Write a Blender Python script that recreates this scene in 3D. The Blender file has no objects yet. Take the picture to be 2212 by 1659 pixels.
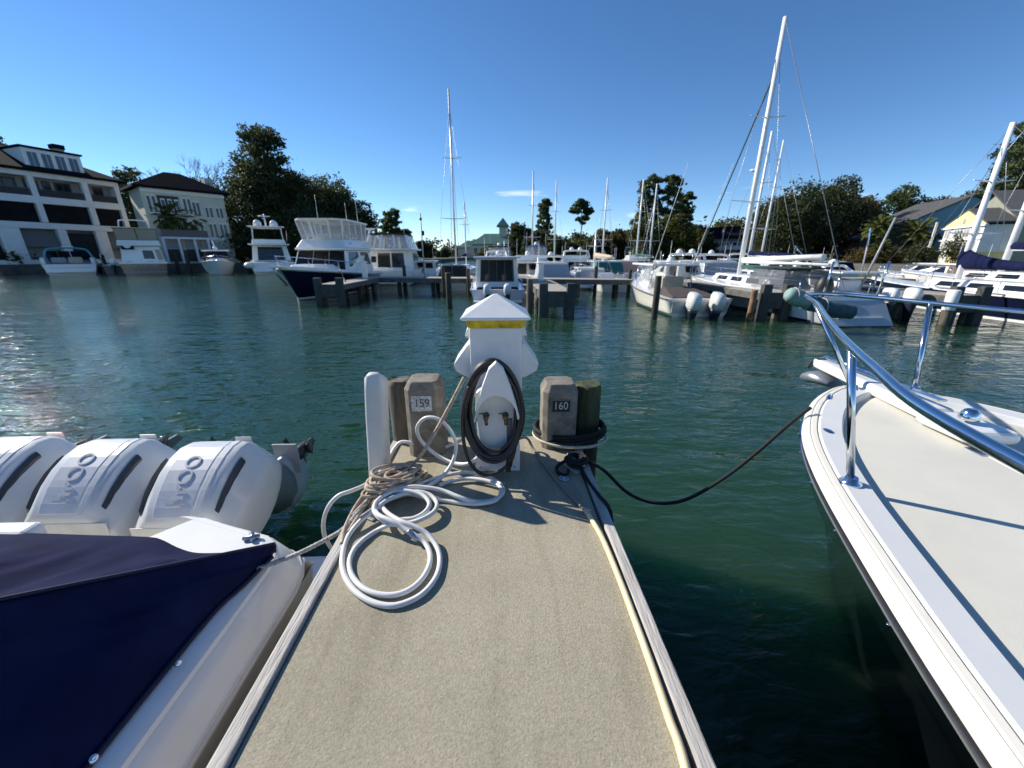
import bpy, bmesh, math, random
import numpy as np
from mathutils import Vector, Matrix
R = math.radians
random.seed(7); np.random.seed(7)
sc = bpy.context.scene
COL = sc.collection

# ------------------------------------------------------------------ camera
CAMX, CAMZ, PITCH, YAW = 0.10, 2.10, 18.6, 1.7          # yaw: degrees clockwise from the pier's axis (+Y)
cd = bpy.data.cameras.new('camera'); cam = bpy.data.objects.new('camera', cd); COL.objects.link(cam)
cd.sensor_width = 36; cd.lens = 36 * 830.6 / 2212; cd.clip_start = 0.02; cd.clip_end = 6000
cam.location = (CAMX, 0, CAMZ); cam.rotation_euler = (R(90 - PITCH), 0, R(-YAW))
sc.camera = cam
cd.dof.use_dof = True; cd.dof.focus_distance = 1.8; cd.dof.aperture_fstop = 3.0
# ------------------------------------------------------------------ world, sun, exposure
SUN_AZ, SUN_EL = -62.0, 32.0                              # degrees from +Y (negative = to the left), elevation
world = bpy.data.worlds.new('World'); sc.world = world; world.use_nodes = True
wn = world.node_tree; wn.nodes.clear()
sky = wn.nodes.new('ShaderNodeTexSky'); sky.sky_type = 'NISHITA'; sky.sun_disc = False
sky.sun_elevation = R(SUN_EL); sky.sun_rotation = R(SUN_AZ)
sky.air_density = 0.72; sky.dust_density = 0.0; sky.ozone_density = 3.5; sky.altitude = 0
bg = wn.nodes.new('ShaderNodeBackground'); bg.inputs['Strength'].default_value = 0.118
out = wn.nodes.new('ShaderNodeOutputWorld')
# low wisps of cloud along the horizon, all the way round
tc = wn.nodes.new('ShaderNodeTexCoord'); sep = wn.nodes.new('ShaderNodeSeparateXYZ')
mp = wn.nodes.new('ShaderNodeMapping'); mp.inputs['Scale'].default_value = (5, 5, 34); mp.inputs['Location'].default_value = (1.7, .4, 0)
nz = wn.nodes.new('ShaderNodeTexNoise'); nz.inputs['Scale'].default_value = 1.0; nz.inputs['Detail'].default_value = 7; nz.inputs['Roughness'].default_value = .55
cr = wn.nodes.new('ShaderNodeValToRGB'); cr.color_ramp.elements[0].position = .63; cr.color_ramp.elements[1].position = .78
band = wn.nodes.new('ShaderNodeValToRGB')
be = band.color_ramp.elements; be[0].position = 0.03; be[0].color = (0, 0, 0, 1); be[1].position = .16; be[1].color = (0, 0, 0, 1)
e2 = be.new(.07); e2.color = (1, 1, 1, 1); e3 = be.new(.11); e3.color = (1, 1, 1, 1)
mul = wn.nodes.new('ShaderNodeMath'); mul.operation = 'MULTIPLY'
mixc = wn.nodes.new('ShaderNodeMixRGB'); mixc.inputs['Color2'].default_value = (8.4, 8.8, 9.2, 1)
L = wn.links.new
L(tc.outputs['Generated'], sep.inputs[0]); L(tc.outputs['Generated'], mp.inputs[0]); L(mp.outputs[0], nz.inputs['Vector'])
L(nz.outputs['Fac'], cr.inputs[0]); L(sep.outputs['Z'], band.inputs[0])
L(cr.outputs[0], mul.inputs[0]); L(band.outputs[0], mul.inputs[1]); L(mul.outputs[0], mixc.inputs['Fac'])
hsv = wn.nodes.new('ShaderNodeHueSaturation'); hsv.inputs['Saturation'].default_value = 1.15; hsv.inputs['Value'].default_value = 1.0
L(sky.outputs[0], hsv.inputs['Color']); L(hsv.outputs[0], mixc.inputs['Color1']); L(mixc.outputs[0], bg.inputs['Color']); L(bg.outputs[0], out.inputs[0])
sd = bpy.data.lights.new('sun', 'SUN'); sd.energy = 5.0; sd.angle = R(0.53); sd.color = (1.0, .94, .84)
sun = bpy.data.objects.new('sun', sd); COL.objects.link(sun)
SV = Vector((math.sin(R(SUN_AZ)) * math.cos(R(SUN_EL)), math.cos(R(SUN_AZ)) * math.cos(R(SUN_EL)), math.sin(R(SUN_EL))))
sun.rotation_euler = (-SV).to_track_quat('-Z', 'Y').to_euler(); sun.location = SV * 60
vs = sc.view_settings; vs.view_transform = 'Standard'; vs.look = 'None'; vs.gamma = 1; vs.exposure = 0.46; vs.use_curve_mapping = False
sc.render.engine = 'CYCLES'
try:
    sc.cycles.use_denoising = True; sc.cycles.max_bounces = 8; sc.cycles.transparent_max_bounces = 12
    sc.cycles.sample_clamp_indirect = 6.0; sc.cycles.caustics_reflective = False; sc.cycles.caustics_refractive = False
except Exception: pass

# ------------------------------------------------------------------ helpers: survey of the photograph
_f, _cu, _cv = 830.6, 1106.0, 829.5
_cp, _sp, _cy, _sy = math.cos(R(PITCH)), math.sin(R(PITCH)), math.cos(R(YAW)), math.sin(R(YAW))
def _ray(u, v):
    x, y = u - _cu, _cv - v
    Y, Z = _f * _cp + y * _sp, y * _cp - _f * _sp
    return x * _cy + Y * _sy, -x * _sy + Y * _cy, Z
def P(u, v, z):            # point of the place at height z that is sighted at (u, v)
    r = _ray(u, v); t = (z - CAMZ) / r[2]
    return Vector((CAMX + r[0] * t, r[1] * t, z))
def D(u, v, Y):            # point of the place at distance Y that is sighted at (u, v)
    r = _ray(u, v); t = Y / r[1]
    return Vector((CAMX + r[0] * t, Y, CAMZ + r[2] * t))
def PX(u, v, X):           # point on the upright plane x = X
    r = _ray(u, v); t = (X - CAMX) / r[0]
    return Vector((X, r[1] * t, CAMZ + r[2] * t))

# ------------------------------------------------------------------ helpers: materials
MATS = {}
def M(name, color=(.8, .8, .8), rough=.5, metal=0., var=.06, scale=8., bump=0., bscale=60., coat=0., alpha=1., dark=None, thr=(.45, .7), emit=0, stretch=None, spec=.5):
    if name in MATS: return MATS[name]
    m = bpy.data.materials.new(name); m.use_nodes = True; MATS[name] = m
    nt = m.node_tree; b = nt.nodes['Principled BSDF']
    b.inputs['Roughness'].default_value = rough; b.inputs['Metallic'].default_value = metal
    b.inputs['Coat Weight'].default_value = coat; b.inputs['Alpha'].default_value = alpha
    b.inputs['Specular IOR Level'].default_value = spec
    c4 = (*color, 1)
    tcn = nt.nodes.new('ShaderNodeTexCoord'); src = tcn.outputs['Object']
    if stretch:
        mpn = nt.nodes.new('ShaderNodeMapping'); mpn.inputs['Scale'].default_value = stretch
        nt.links.new(src, mpn.inputs[0]); src = mpn.outputs[0]
    n1 = nt.nodes.new('ShaderNodeTexNoise'); n1.inputs['Scale'].default_value = scale; n1.inputs['Detail'].default_value = 6; n1.inputs['Roughness'].default_value = .6
    nt.links.new(src, n1.inputs['Vector'])
    rp = nt.nodes.new('ShaderNodeValToRGB'); nt.links.new(n1.outputs['Fac'], rp.inputs[0])
    lo = tuple(x * (1 - var * 2) for x in color) if dark is None else dark
    hi = tuple(min(1, x * (1 + var)) for x in color)
    rp.color_ramp.elements[0].position = thr[0] - .15; rp.color_ramp.elements[0].color = (*lo, 1)
    rp.color_ramp.elements[1].position = thr[1]; rp.color_ramp.elements[1].color = (*hi, 1)
    nt.links.new(rp.outputs[0], b.inputs['Base Color'])
    if bump:
        n2 = nt.nodes.new('ShaderNodeTexNoise'); n2.inputs['Scale'].default_value = bscale; n2.inputs['Detail'].default_value = 5
        nt.links.new(src, n2.inputs['Vector'])
        bp = nt.nodes.new('ShaderNodeBump'); bp.inputs['Strength'].default_value = 1; bp.inputs['Distance'].default_value = bump
        nt.links.new(n2.outputs['Fac'], bp.inputs['Height']); nt.links.new(bp.outputs[0], b.inputs['Normal'])
    return m

GEL = M('white_gelcoat', (.80, .79, .76), .22, var=.03, scale=3, coat=.3)
GELC = M('cream_gelcoat', (.80, .765, .68), .25, var=.03, scale=3, coat=.3)
GELG = M('grey_gelcoat', (.42, .43, .44), .3, var=.03, scale=3)
NAVYH = M('navy_gelcoat', (.008, .012, .035), .12, var=.1, scale=2, coat=.5)
GREENH = M('green_gelcoat', (.035, .07, .06), .2, var=.1, scale=2, coat=.3)
GLASS = M('dark_glass', (.012, .014, .018), .04, var=.2, scale=2)
GLASSB = M('house_glass', (.02, .024, .03), .1, spec=.35, var=.3, scale=1.2)
VINYL = M('clear_vinyl', (.62, .66, .70), .10, var=.08, scale=5, alpha=.24)
CHROME = M('stainless_steel', (.62, .66, .72), .13, 1., var=.05)
ALU = M('mast_aluminium', (.72, .72, .71), .35, .55, var=.05)
WMAST = M('white_mast_paint', (.80, .80, .79), .3, var=.03)
WIRE = M('rigging_wire', (.25, .25, .26), .4, .7)
BLACK = M('black_rubber', (.012, .012, .013), .5, var=.2, scale=20)
DKGREY = M('dark_grey_plastic', (.05, .052, .056), .4, var=.1)
GREY = M('grey_plastic', (.30, .31, .33), .4, var=.05)
NAVYC = M('navy_canvas', (.011, .015, .052), .95, spec=.08, var=.16, scale=5, bump=.0012, bscale=350)
GREENC = M('green_canvas', (.02, .09, .075), .85, var=.12, scale=6)
TEALC = M('pale_green_canvas', (.24, .36, .33), .8, var=.15, scale=4)
TEAL = M('turquoise_trim', (.06, .33, .40), .3, var=.05)
BLKC = M('black_canvas', (.012, .012, .015), .8, var=.2, scale=5)
BRNC = M('brown_mesh_cover', (.075, .06, .055), .85, var=.15, scale=5)
TANC = M('tan_cushion', (.50, .40, .28), .8, var=.1)
REDF = M('red_plastic', (.45, .02, .02), .5)
PILEW = M('weathered_pile_timber', (.17, .14, .105), .9, var=.2, scale=5, dark=(.035, .035, .022), thr=(.4, .7), bump=.006, bscale=12, stretch=(4, 4, .5))
PILEG = M('algae_pile_timber', (.075, .085, .035), .9, var=.2, scale=6, dark=(.018, .022, .012), bump=.006, bscale=14, stretch=(4, 4, .6))
PILED = M('wet_dark_pile', (.035, .03, .022), .7, var=.3, scale=5, bump=.005, bscale=12)
CONC = M('pier_concrete', (.36, .335, .285), .92, var=.12, scale=6, bump=.004, bscale=40)
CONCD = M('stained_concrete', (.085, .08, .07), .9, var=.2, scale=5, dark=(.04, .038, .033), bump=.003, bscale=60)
DOCKG = M('grey_dock_boards', (.12, .115, .105), .9, var=.2, scale=4, bump=.003, bscale=30)
WOODG = M('silvered_board', (.50, .47, .43), .9, var=.16, scale=7, bump=.004, bscale=18, stretch=(9, .8, 9))
TRIM = M('white_trim_paint', (.78, .78, .76), .6, var=.04, scale=3)
WALLW = M('white_house_wall', (.74, .74, .73), .85, var=.05, scale=1)
WALLC = M('cream_house_wall', (.60, .56, .45), .85, var=.05, scale=1)
WALLY = M('yellow_house_wall', (.80, .70, .32), .8, var=.04, scale=1)
WALLO = M('olive_house_wall', (.27, .28, .22), .85, var=.06, scale=1)
WALLB = M('blue_house_wall', (.22, .40, .44), .8, var=.06, scale=1)
WALLK = M('dark_house_wall', (.05, .045, .04), .9, var=.15, scale=1)
WALLG = M('grey_house_wall', (.20, .22, .24), .85, var=.08, scale=1)
ROOFD = M('dark_shingle_roof', (.009, .010, .014), .95, spec=.08, var=.3, scale=9, bump=.01, bscale=20)
ROOFG = M('grey_shingle_roof', (.10, .10, .105), .95, spec=.08, var=.25, scale=9, bump=.01, bscale=20)
ROOFGR = M('green_metal_roof', (.07, .17, .14), .6, var=.1, scale=2)
PEDW = M('pedestal_white_plastic', (.79, .78, .76), .38, var=.035, scale=14)
YEL = M('amber_lens', (.62, .46, .01), .25, var=.25, scale=25, dark=(.30, .21, .004))
BRASS = M('old_brass', (.20, .15, .08), .45, .8, var=.3, scale=40)

# ------------------------------------------------------------------ helpers: meshes
MW = {}
def tag(o, label, cat, group=None, kind=None):
    if label: o['label'] = label
    if cat: o['category'] = cat
    if group: o['group'] = group
    if kind: o['kind'] = kind
    return o
def thing(name, label, cat, loc=(0, 0, 0), rz=0., group=None):
    o = bpy.data.objects.new(name, None); COL.objects.link(o); o.empty_display_size = .2
    o.location = loc; o.rotation_euler = (0, 0, R(rz))
    MW[o] = Matrix.Translation(Vector(loc)) @ Matrix.Rotation(R(rz), 4, 'Z')
    return tag(o, label, cat, group)
def catmull(pts, n=8, closed=False):
    pts = [Vector(p) for p in pts]; out = []; k = len(pts)
    rng = range(k if closed else k - 1)
    for i in rng:
        if closed: p0, p1, p2, p3 = pts[(i - 1) % k], pts[i], pts[(i + 1) % k], pts[(i + 2) % k]
        else: p0, p1, p2, p3 = pts[max(i - 1, 0)], pts[i], pts[i + 1], pts[min(i + 2, k - 1)]
        for j in range(n):
            t = j / n
            out.append(.5 * ((2 * p1) + (p2 - p0) * t + (2 * p0 - 5 * p1 + 4 * p2 - p3) * t * t + (3 * p1 - p0 - 3 * p2 + p3) * t ** 3))
    if not closed: out.append(pts[-1])
    return out
class MB:
    def __init__(s): s.v = []; s.f = []; s.s = []
    def add(s, vs, fs, smooth=False, X=None):
        o = len(s.v)
        for p in vs:
            p = Vector(p)
            if X is not None: p = X @ p
            s.v.append(p)
        for f in fs: s.f.append([o + i for i in f]); s.s.append(smooth)
        return s
    def box(s, c, d, rz=0, X=None):
        cx, cy, cz = c; a, b, h = d[0] / 2, d[1] / 2, d[2] / 2
        vs = [Vector((x, y, z)) for z in (-h, h) for x, y in ((-a, -b), (a, -b), (a, b), (-a, b))]
        if rz: Rm = Matrix.Rotation(R(rz), 3, 'Z'); vs = [Rm @ v for v in vs]
        vs = [v + Vector(c) for v in vs]
        return s.add(vs, [(3, 2, 1, 0), (4, 5, 6, 7), (0, 1, 5, 4), (1, 2, 6, 5), (2, 3, 7, 6), (3, 0, 4, 7)], False, X)
    def hexa(s, b, t, X=None):       # four bottom and four top corners, counter-clockwise from above
        return s.add(list(b) + list(t), [(3, 2, 1, 0), (4, 5, 6, 7), (0, 1, 5, 4), (1, 2, 6, 5), (2, 3, 7, 6), (3, 0, 4, 7)], False, X)
    def tube(s, pts, r, seg=8, closed=False, smooth=True, X=None):
        pts = [Vector(p) for p in pts]; n = len(pts)
        rs = r if isinstance(r, (list, tuple)) else [r] * n
        T = []
        for i in range(n):
            if closed: d = pts[(i + 1) % n] - pts[(i - 1) % n]
            else: d = pts[min(i + 1, n - 1)] - pts[max(i - 1, 0)]
            T.append(d.normalized() if d.length > 1e-9 else Vector((0, 0, 1)))
        a = T[0].orthogonal().normalized(); vs = []
        for i in range(n):
            a = (a - T[i] * a.dot(T[i]))
            a = a.normalized() if a.length > 1e-6 else T[i].orthogonal().normalized()
            b = T[i].cross(a)
            for k in range(seg):
                th = 2 * math.pi * k / seg
                vs.append(pts[i] + (a * math.cos(th) + b * math.sin(th)) * rs[i])
        fs = []
        for i in range(n if closed else n - 1):
            j = (i + 1) % n
            for k in range(seg):
                l = (k + 1) % seg
                fs.append((i * seg + k, i * seg + l, j * seg + l, j * seg + k))
        s.add(vs, fs, smooth, X)
        if not closed:
            o = len(s.v) - len(vs)
            s.f.append([o + k for k in range(seg)][::-1]); s.s.append(False)
            s.f.append([o + (n - 1) * seg + k for k in range(seg)]); s.s.append(False)
        return s
    def loft(s, secs, ring=True, caps=True, smooth=True, X=None):
        m = len(secs[0]); vs = [p for q in secs for p in q]; fs = []
        for i in range(len(secs) - 1):
            for k in range(m if ring else m - 1):
                l = (k + 1) % m
                fs.append((i * m + k, i * m + l, (i + 1) * m + l, (i + 1) * m + k))
        s.add(vs, fs, smooth, X); o = len(s.v) - len(vs)
        if caps:
            s.f.append([o + k for k in range(m)][::-1]); s.s.append(False)
            s.f.append([o + (len(secs) - 1) * m + k for k in range(m)]); s.s.append(False)
        return s
    def prism(s, poly, z0, z1, X=None):
        n = len(poly); vs = [(p[0], p[1], z0) for p in poly] + [(p[0], p[1], z1) for p in poly]
        fs = [tuple(range(n))[::-1], tuple(range(n, 2 * n))] + [(i, (i + 1) % n, n + (i + 1) % n, n + i) for i in range(n)]
        return s.add(vs, fs, False, X)
    def lathe(s, prof, seg=16, c=(0, 0, 0), X=None, smooth=True):
        c = Vector(c); secs = [[c + Vector((r * math.cos(2 * math.pi * k / seg), r * math.sin(2 * math.pi * k / seg), z)) for k in range(seg)] for r, z in prof]
        return s.loft(secs, True, True, smooth, X)
    def ell(s, c, r, nu=12, nv=8, X=None):
        c = Vector(c); secs = []
        for j in range(nv + 1):
            ph = -math.pi / 2 + math.pi * j / nv; cr_ = max(math.cos(ph), .02)
            secs.append([c + Vector((r[0] * cr_ * math.cos(2 * math.pi * k / nu), r[1] * cr_ * math.sin(2 * math.pi * k / nu), r[2] * math.sin(ph))) for k in range(nu)])
        return s.loft(secs, True, True, True, X)
    def build(s, name, mat, parent=None, bevel=0, seg=2, world=False, smooth_all=False, auto=0):
        vs = s.v
        me = bpy.data.meshes.new(name)
        if parent is not None and world:
            inv = MW[parent].inverted(); vs = [inv @ v for v in vs]
        off = Vector((0, 0, 0))
        if parent is None:
            n = len(vs); off = Vector((sum(v.x for v in vs) / n, sum(v.y for v in vs) / n, min(v.z for v in vs)))
            vs = [v - off for v in vs]
        me.from_pydata([tuple(v) for v in vs], [], s.f)
        me.polygons.foreach_set('use_smooth', [True] * len(s.f) if smooth_all else s.s)
        me.materials.append(mat); me.update()
        if auto: me.set_sharp_from_angle(angle=R(auto))
        o = bpy.data.objects.new(name, me); COL.objects.link(o); o.location = off
        if parent is not None:
            o.parent = parent; MW[o] = MW[parent].copy()
        else: MW[o] = Matrix.Translation(off)
        if bevel:
            b = o.modifiers.new('bevel', 'BEVEL'); b.width = bevel; b.segments = seg; b.limit_method = 'ANGLE'; b.angle_limit = R(35)
            b.harden_normals = False
        return o
def fix_normals(o):
    bm = bmesh.new(); bm.from_mesh(o.data); bmesh.ops.recalc_face_normals(bm, faces=bm.faces); bm.to_mesh(o.data); bm.free(); return o
def struct(o): o['kind'] = 'structure'; return o
def text_mesh(s, size, depth=.002):
    cu = bpy.data.curves.new('t', 'FONT'); cu.body = s; cu.size = size; cu.extrude = depth; cu.align_x = 'CENTER'; cu.align_y = 'CENTER'
    ob = bpy.data.objects.new('t', cu); COL.objects.link(ob)
    dg = bpy.context.evaluated_depsgraph_get(); dg.update()
    me = bpy.data.meshes.new_from_object(ob.evaluated_get(dg)); bpy.data.objects.remove(ob); bpy.data.curves.remove(cu)
    mb = MB(); mb.add([v.co.copy() for v in me.vertices], [tuple(p.vertices) for p in me.polygons]); bpy.data.meshes.remove(me)
    return mb
def copy_tree(o, parent=None):
    c = o.copy(); COL.objects.link(c); c.parent = parent
    for ch in list(o.children): copy_tree(ch, c)
    return c
class TB:                # tapered block: bottom rectangle (y0,y1,half width) -> top rectangle
    def __init__(s, y0, y1, w0, z0, Y0, Y1, W0, z1, w1=None, W1=None):
        w1 = w0 if w1 is None else w1; W1 = W0 if W1 is None else W1     # w0 at y0 (aft), w1 at y1 (fore)
        s.b = [Vector(p) for p in ((-w0, y0, z0), (w0, y0, z0), (w1, y1, z0), (-w1, y1, z0))]
        s.t = [Vector(p) for p in ((-W0, Y0, z1), (W0, Y0, z1), (W1, Y1, z1), (-W1, Y1, z1))]
    def quad(s, face):
        i, j = {'aft': (0, 1), 'right': (1, 2), 'fore': (2, 3), 'left': (3, 0)}[face]
        return s.b[i], s.b[j], s.t[j], s.t[i]
    def block(s, name, mat, parent, bevel=.03): return MB().hexa(s.b, s.t).build(name, mat, parent, bevel)
    def pane(s, face, u0, u1, v0, v1, name, mat, parent, proud=.008, thick=.02, slant=0.):
        return quad_pane(s.quad(face), u0, u1, v0, v1, name, mat, parent, proud, thick, slant)
def quad_pane(q, u0, u1, v0, v1, name, mat, parent, proud=.008, thick=.02, slant=0., bevel=0):
    a, b, c, d = q
    def at(u, v): return (a * (1 - u) + b * u) * (1 - v) + (d * (1 - u) + c * u) * v
    n = (b - a).cross(d - a).normalized()
    p = [at(u0, v0), at(u1, v0), at(u1 - slant, v1), at(u0 + slant, v1)]
    o = [x + n * proud for x in p]; i = [x - n * thick for x in p]
    mb = MB(); mb.add(i + o, [(3, 2, 1, 0), (4, 5, 6, 7), (0, 1, 5, 4), (1, 2, 6, 5), (2, 3, 7, 6), (3, 0, 4, 7)])
    return mb.build(name, mat, parent, bevel)

# ================================================================== THE SETTING: water
DK = 0.88                                   # pier deck above the water
def water_material():
    m = bpy.data.materials.new('harbour_water'); m.use_nodes = True; nt = m.node_tree; b = nt.nodes['Principled BSDF']
    b.inputs['Base Color'].default_value = (.006, .034, .028, 1); b.inputs['Roughness'].default_value = .025
    b.inputs['IOR'].default_value = 1.333
    b.inputs['Subsurface Weight'].default_value = 1.0; b.inputs['Subsurface Radius'].default_value = (2.0, 5.0, 3.5); b.inputs['Subsurface Scale'].default_value = 1.0
    t = nt.nodes.new('ShaderNodeTexCoord')
    def noise(scale, stretch, rot, detail, rough=.5):
        mp = nt.nodes.new('ShaderNodeMapping'); mp.inputs['Scale'].default_value = stretch; mp.inputs['Rotation'].default_value = (0, 0, R(rot))
        n = nt.nodes.new('ShaderNodeTexNoise'); n.inputs['Scale'].default_value = scale; n.inputs['Detail'].default_value = detail; n.inputs['Roughness'].default_value = rough
        n.inputs['Distortion'].default_value = .4
        nt.links.new(t.outputs['Object'], mp.inputs[0]); nt.links.new(mp.outputs[0], n.inputs['Vector']); return n
    a = noise(.35, (.6, 1.2, 1), 15, 2); c = noise(1.5, (.6, 1.4, 1), -10, 3); d = noise(5.5, (.65, 1.4, 1), 12, 3)
    def madd(x, k, y=None):
        q = nt.nodes.new('ShaderNodeMath'); q.operation = 'MULTIPLY_ADD' if y is not None else 'MULTIPLY'
        nt.links.new(x, q.inputs[0]); q.inputs[1].default_value = k
        if y is not None: nt.links.new(y, q.inputs[2])
        return q.outputs[0]
    e_ = noise(15, (.7, 1.3, 1), -18, 2)
    h = madd(a.outputs['Fac'], .15); h = madd(c.outputs['Fac'], .060, h); h = madd(d.outputs['Fac'], .026, h)
    # wind ripples: strong in the open fairway, weak in the lee between pier and right boat
    f_ = noise(34, (.7, 1.3, 1), 25, 2)
    sx = nt.nodes.new('ShaderNodeSeparateXYZ'); nt.links.new(t.outputs['Object'], sx.inputs[0])
    mr = nt.nodes.new('ShaderNodeMapRange'); mr.inputs['From Min'].default_value = -3.0; mr.inputs['From Max'].default_value = 2.5; mr.inputs['To Min'].default_value = 1.0; mr.inputs['To Max'].default_value = .12; mr.interpolation_type = 'SMOOTHSTEP'
    nt.links.new(sx.outputs['X'], mr.inputs['Value'])
    rip = madd(f_.outputs['Fac'], .0022); rip = madd(e_.outputs['Fac'], .011, rip)
    mq = nt.nodes.new('ShaderNodeMath'); mq.operation = 'MULTIPLY_ADD'; nt.links.new(rip, mq.inputs[0]); nt.links.new(mr.outputs[0], mq.inputs[1]); nt.links.new(h, mq.inputs[2]); h = mq.outputs[0]
    # steep little wavelets scattered over the breezy side: these catch the sun as separate sparks
    for sc_, amp in ((2.1, .058), (4.3, .032), (8.5, .014)):
        vo = nt.nodes.new('ShaderNodeTexVoronoi'); vo.inputs['Scale'].default_value = sc_; vo.voronoi_dimensions = '2D'
        mpv = nt.nodes.new('ShaderNodeMapping'); mpv.inputs['Scale'].default_value = (.8, 1.25, 1); nt.links.new(t.outputs['Object'], mpv.inputs[0]); nt.links.new(mpv.outputs[0], vo.inputs['Vector'])
        cap = nt.nodes.new('ShaderNodeMapRange'); cap.interpolation_type = 'SMOOTHSTEP'; cap.inputs['From Min'].default_value = .0; cap.inputs['From Max'].default_value = .42; cap.inputs['To Min'].default_value = 1; cap.inputs['To Max'].default_value = 0
        nt.links.new(vo.outputs['Distance'], cap.inputs['Value'])
        sv = nt.nodes.new('ShaderNodeSeparateColor'); nt.links.new(vo.outputs['Color'], sv.inputs[0])
        pk = nt.nodes.new('ShaderNodeMapRange'); pk.inputs['From Min'].default_value = .62; pk.inputs['From Max'].default_value = .98; nt.links.new(sv.outputs[0], pk.inputs['Value'])
        m1 = nt.nodes.new('ShaderNodeMath'); m1.operation = 'MULTIPLY'; nt.links.new(cap.outputs[0], m1.inputs[0]); nt.links.new(pk.outputs[0], m1.inputs[1])
        m2_ = nt.nodes.new('ShaderNodeMath'); m2_.operation = 'MULTIPLY'; nt.links.new(m1.outputs[0], m2_.inputs[0]); nt.links.new(mr.outputs[0], m2_.inputs[1])
        h = madd(m2_.outputs[0], amp, h)
    bp = nt.nodes.new('ShaderNodeBump'); bp.inputs['Strength'].default_value = 1; bp.inputs['Distance'].default_value = 1.0
    nt.links.new(h, bp.inputs['Height']); nt.links.new(bp.outputs[0], b.inputs['Normal'])
    # drifting murk: the green is deeper in places
    big = noise(.12, (1, 1, 1), 0, 2); rp = nt.nodes.new('ShaderNodeValToRGB')
    rp.color_ramp.elements[0].position = .35; rp.color_ramp.elements[0].color = (.012, .042, .019, 1)
    rp.color_ramp.elements[1].position = .68; rp.color_ramp.elements[1].color = (.016, .053, .027, 1)
    nt.links.new(big.outputs['Fac'], rp.inputs[0]); nt.links.new(rp.outputs[0], b.inputs['Base Color'])
    return m
wm = MB(); wm.box((0, 1350, -15), (5000, 3300, 30))
water = struct(wm.build('water', water_material())); water.location.z = -30

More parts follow.
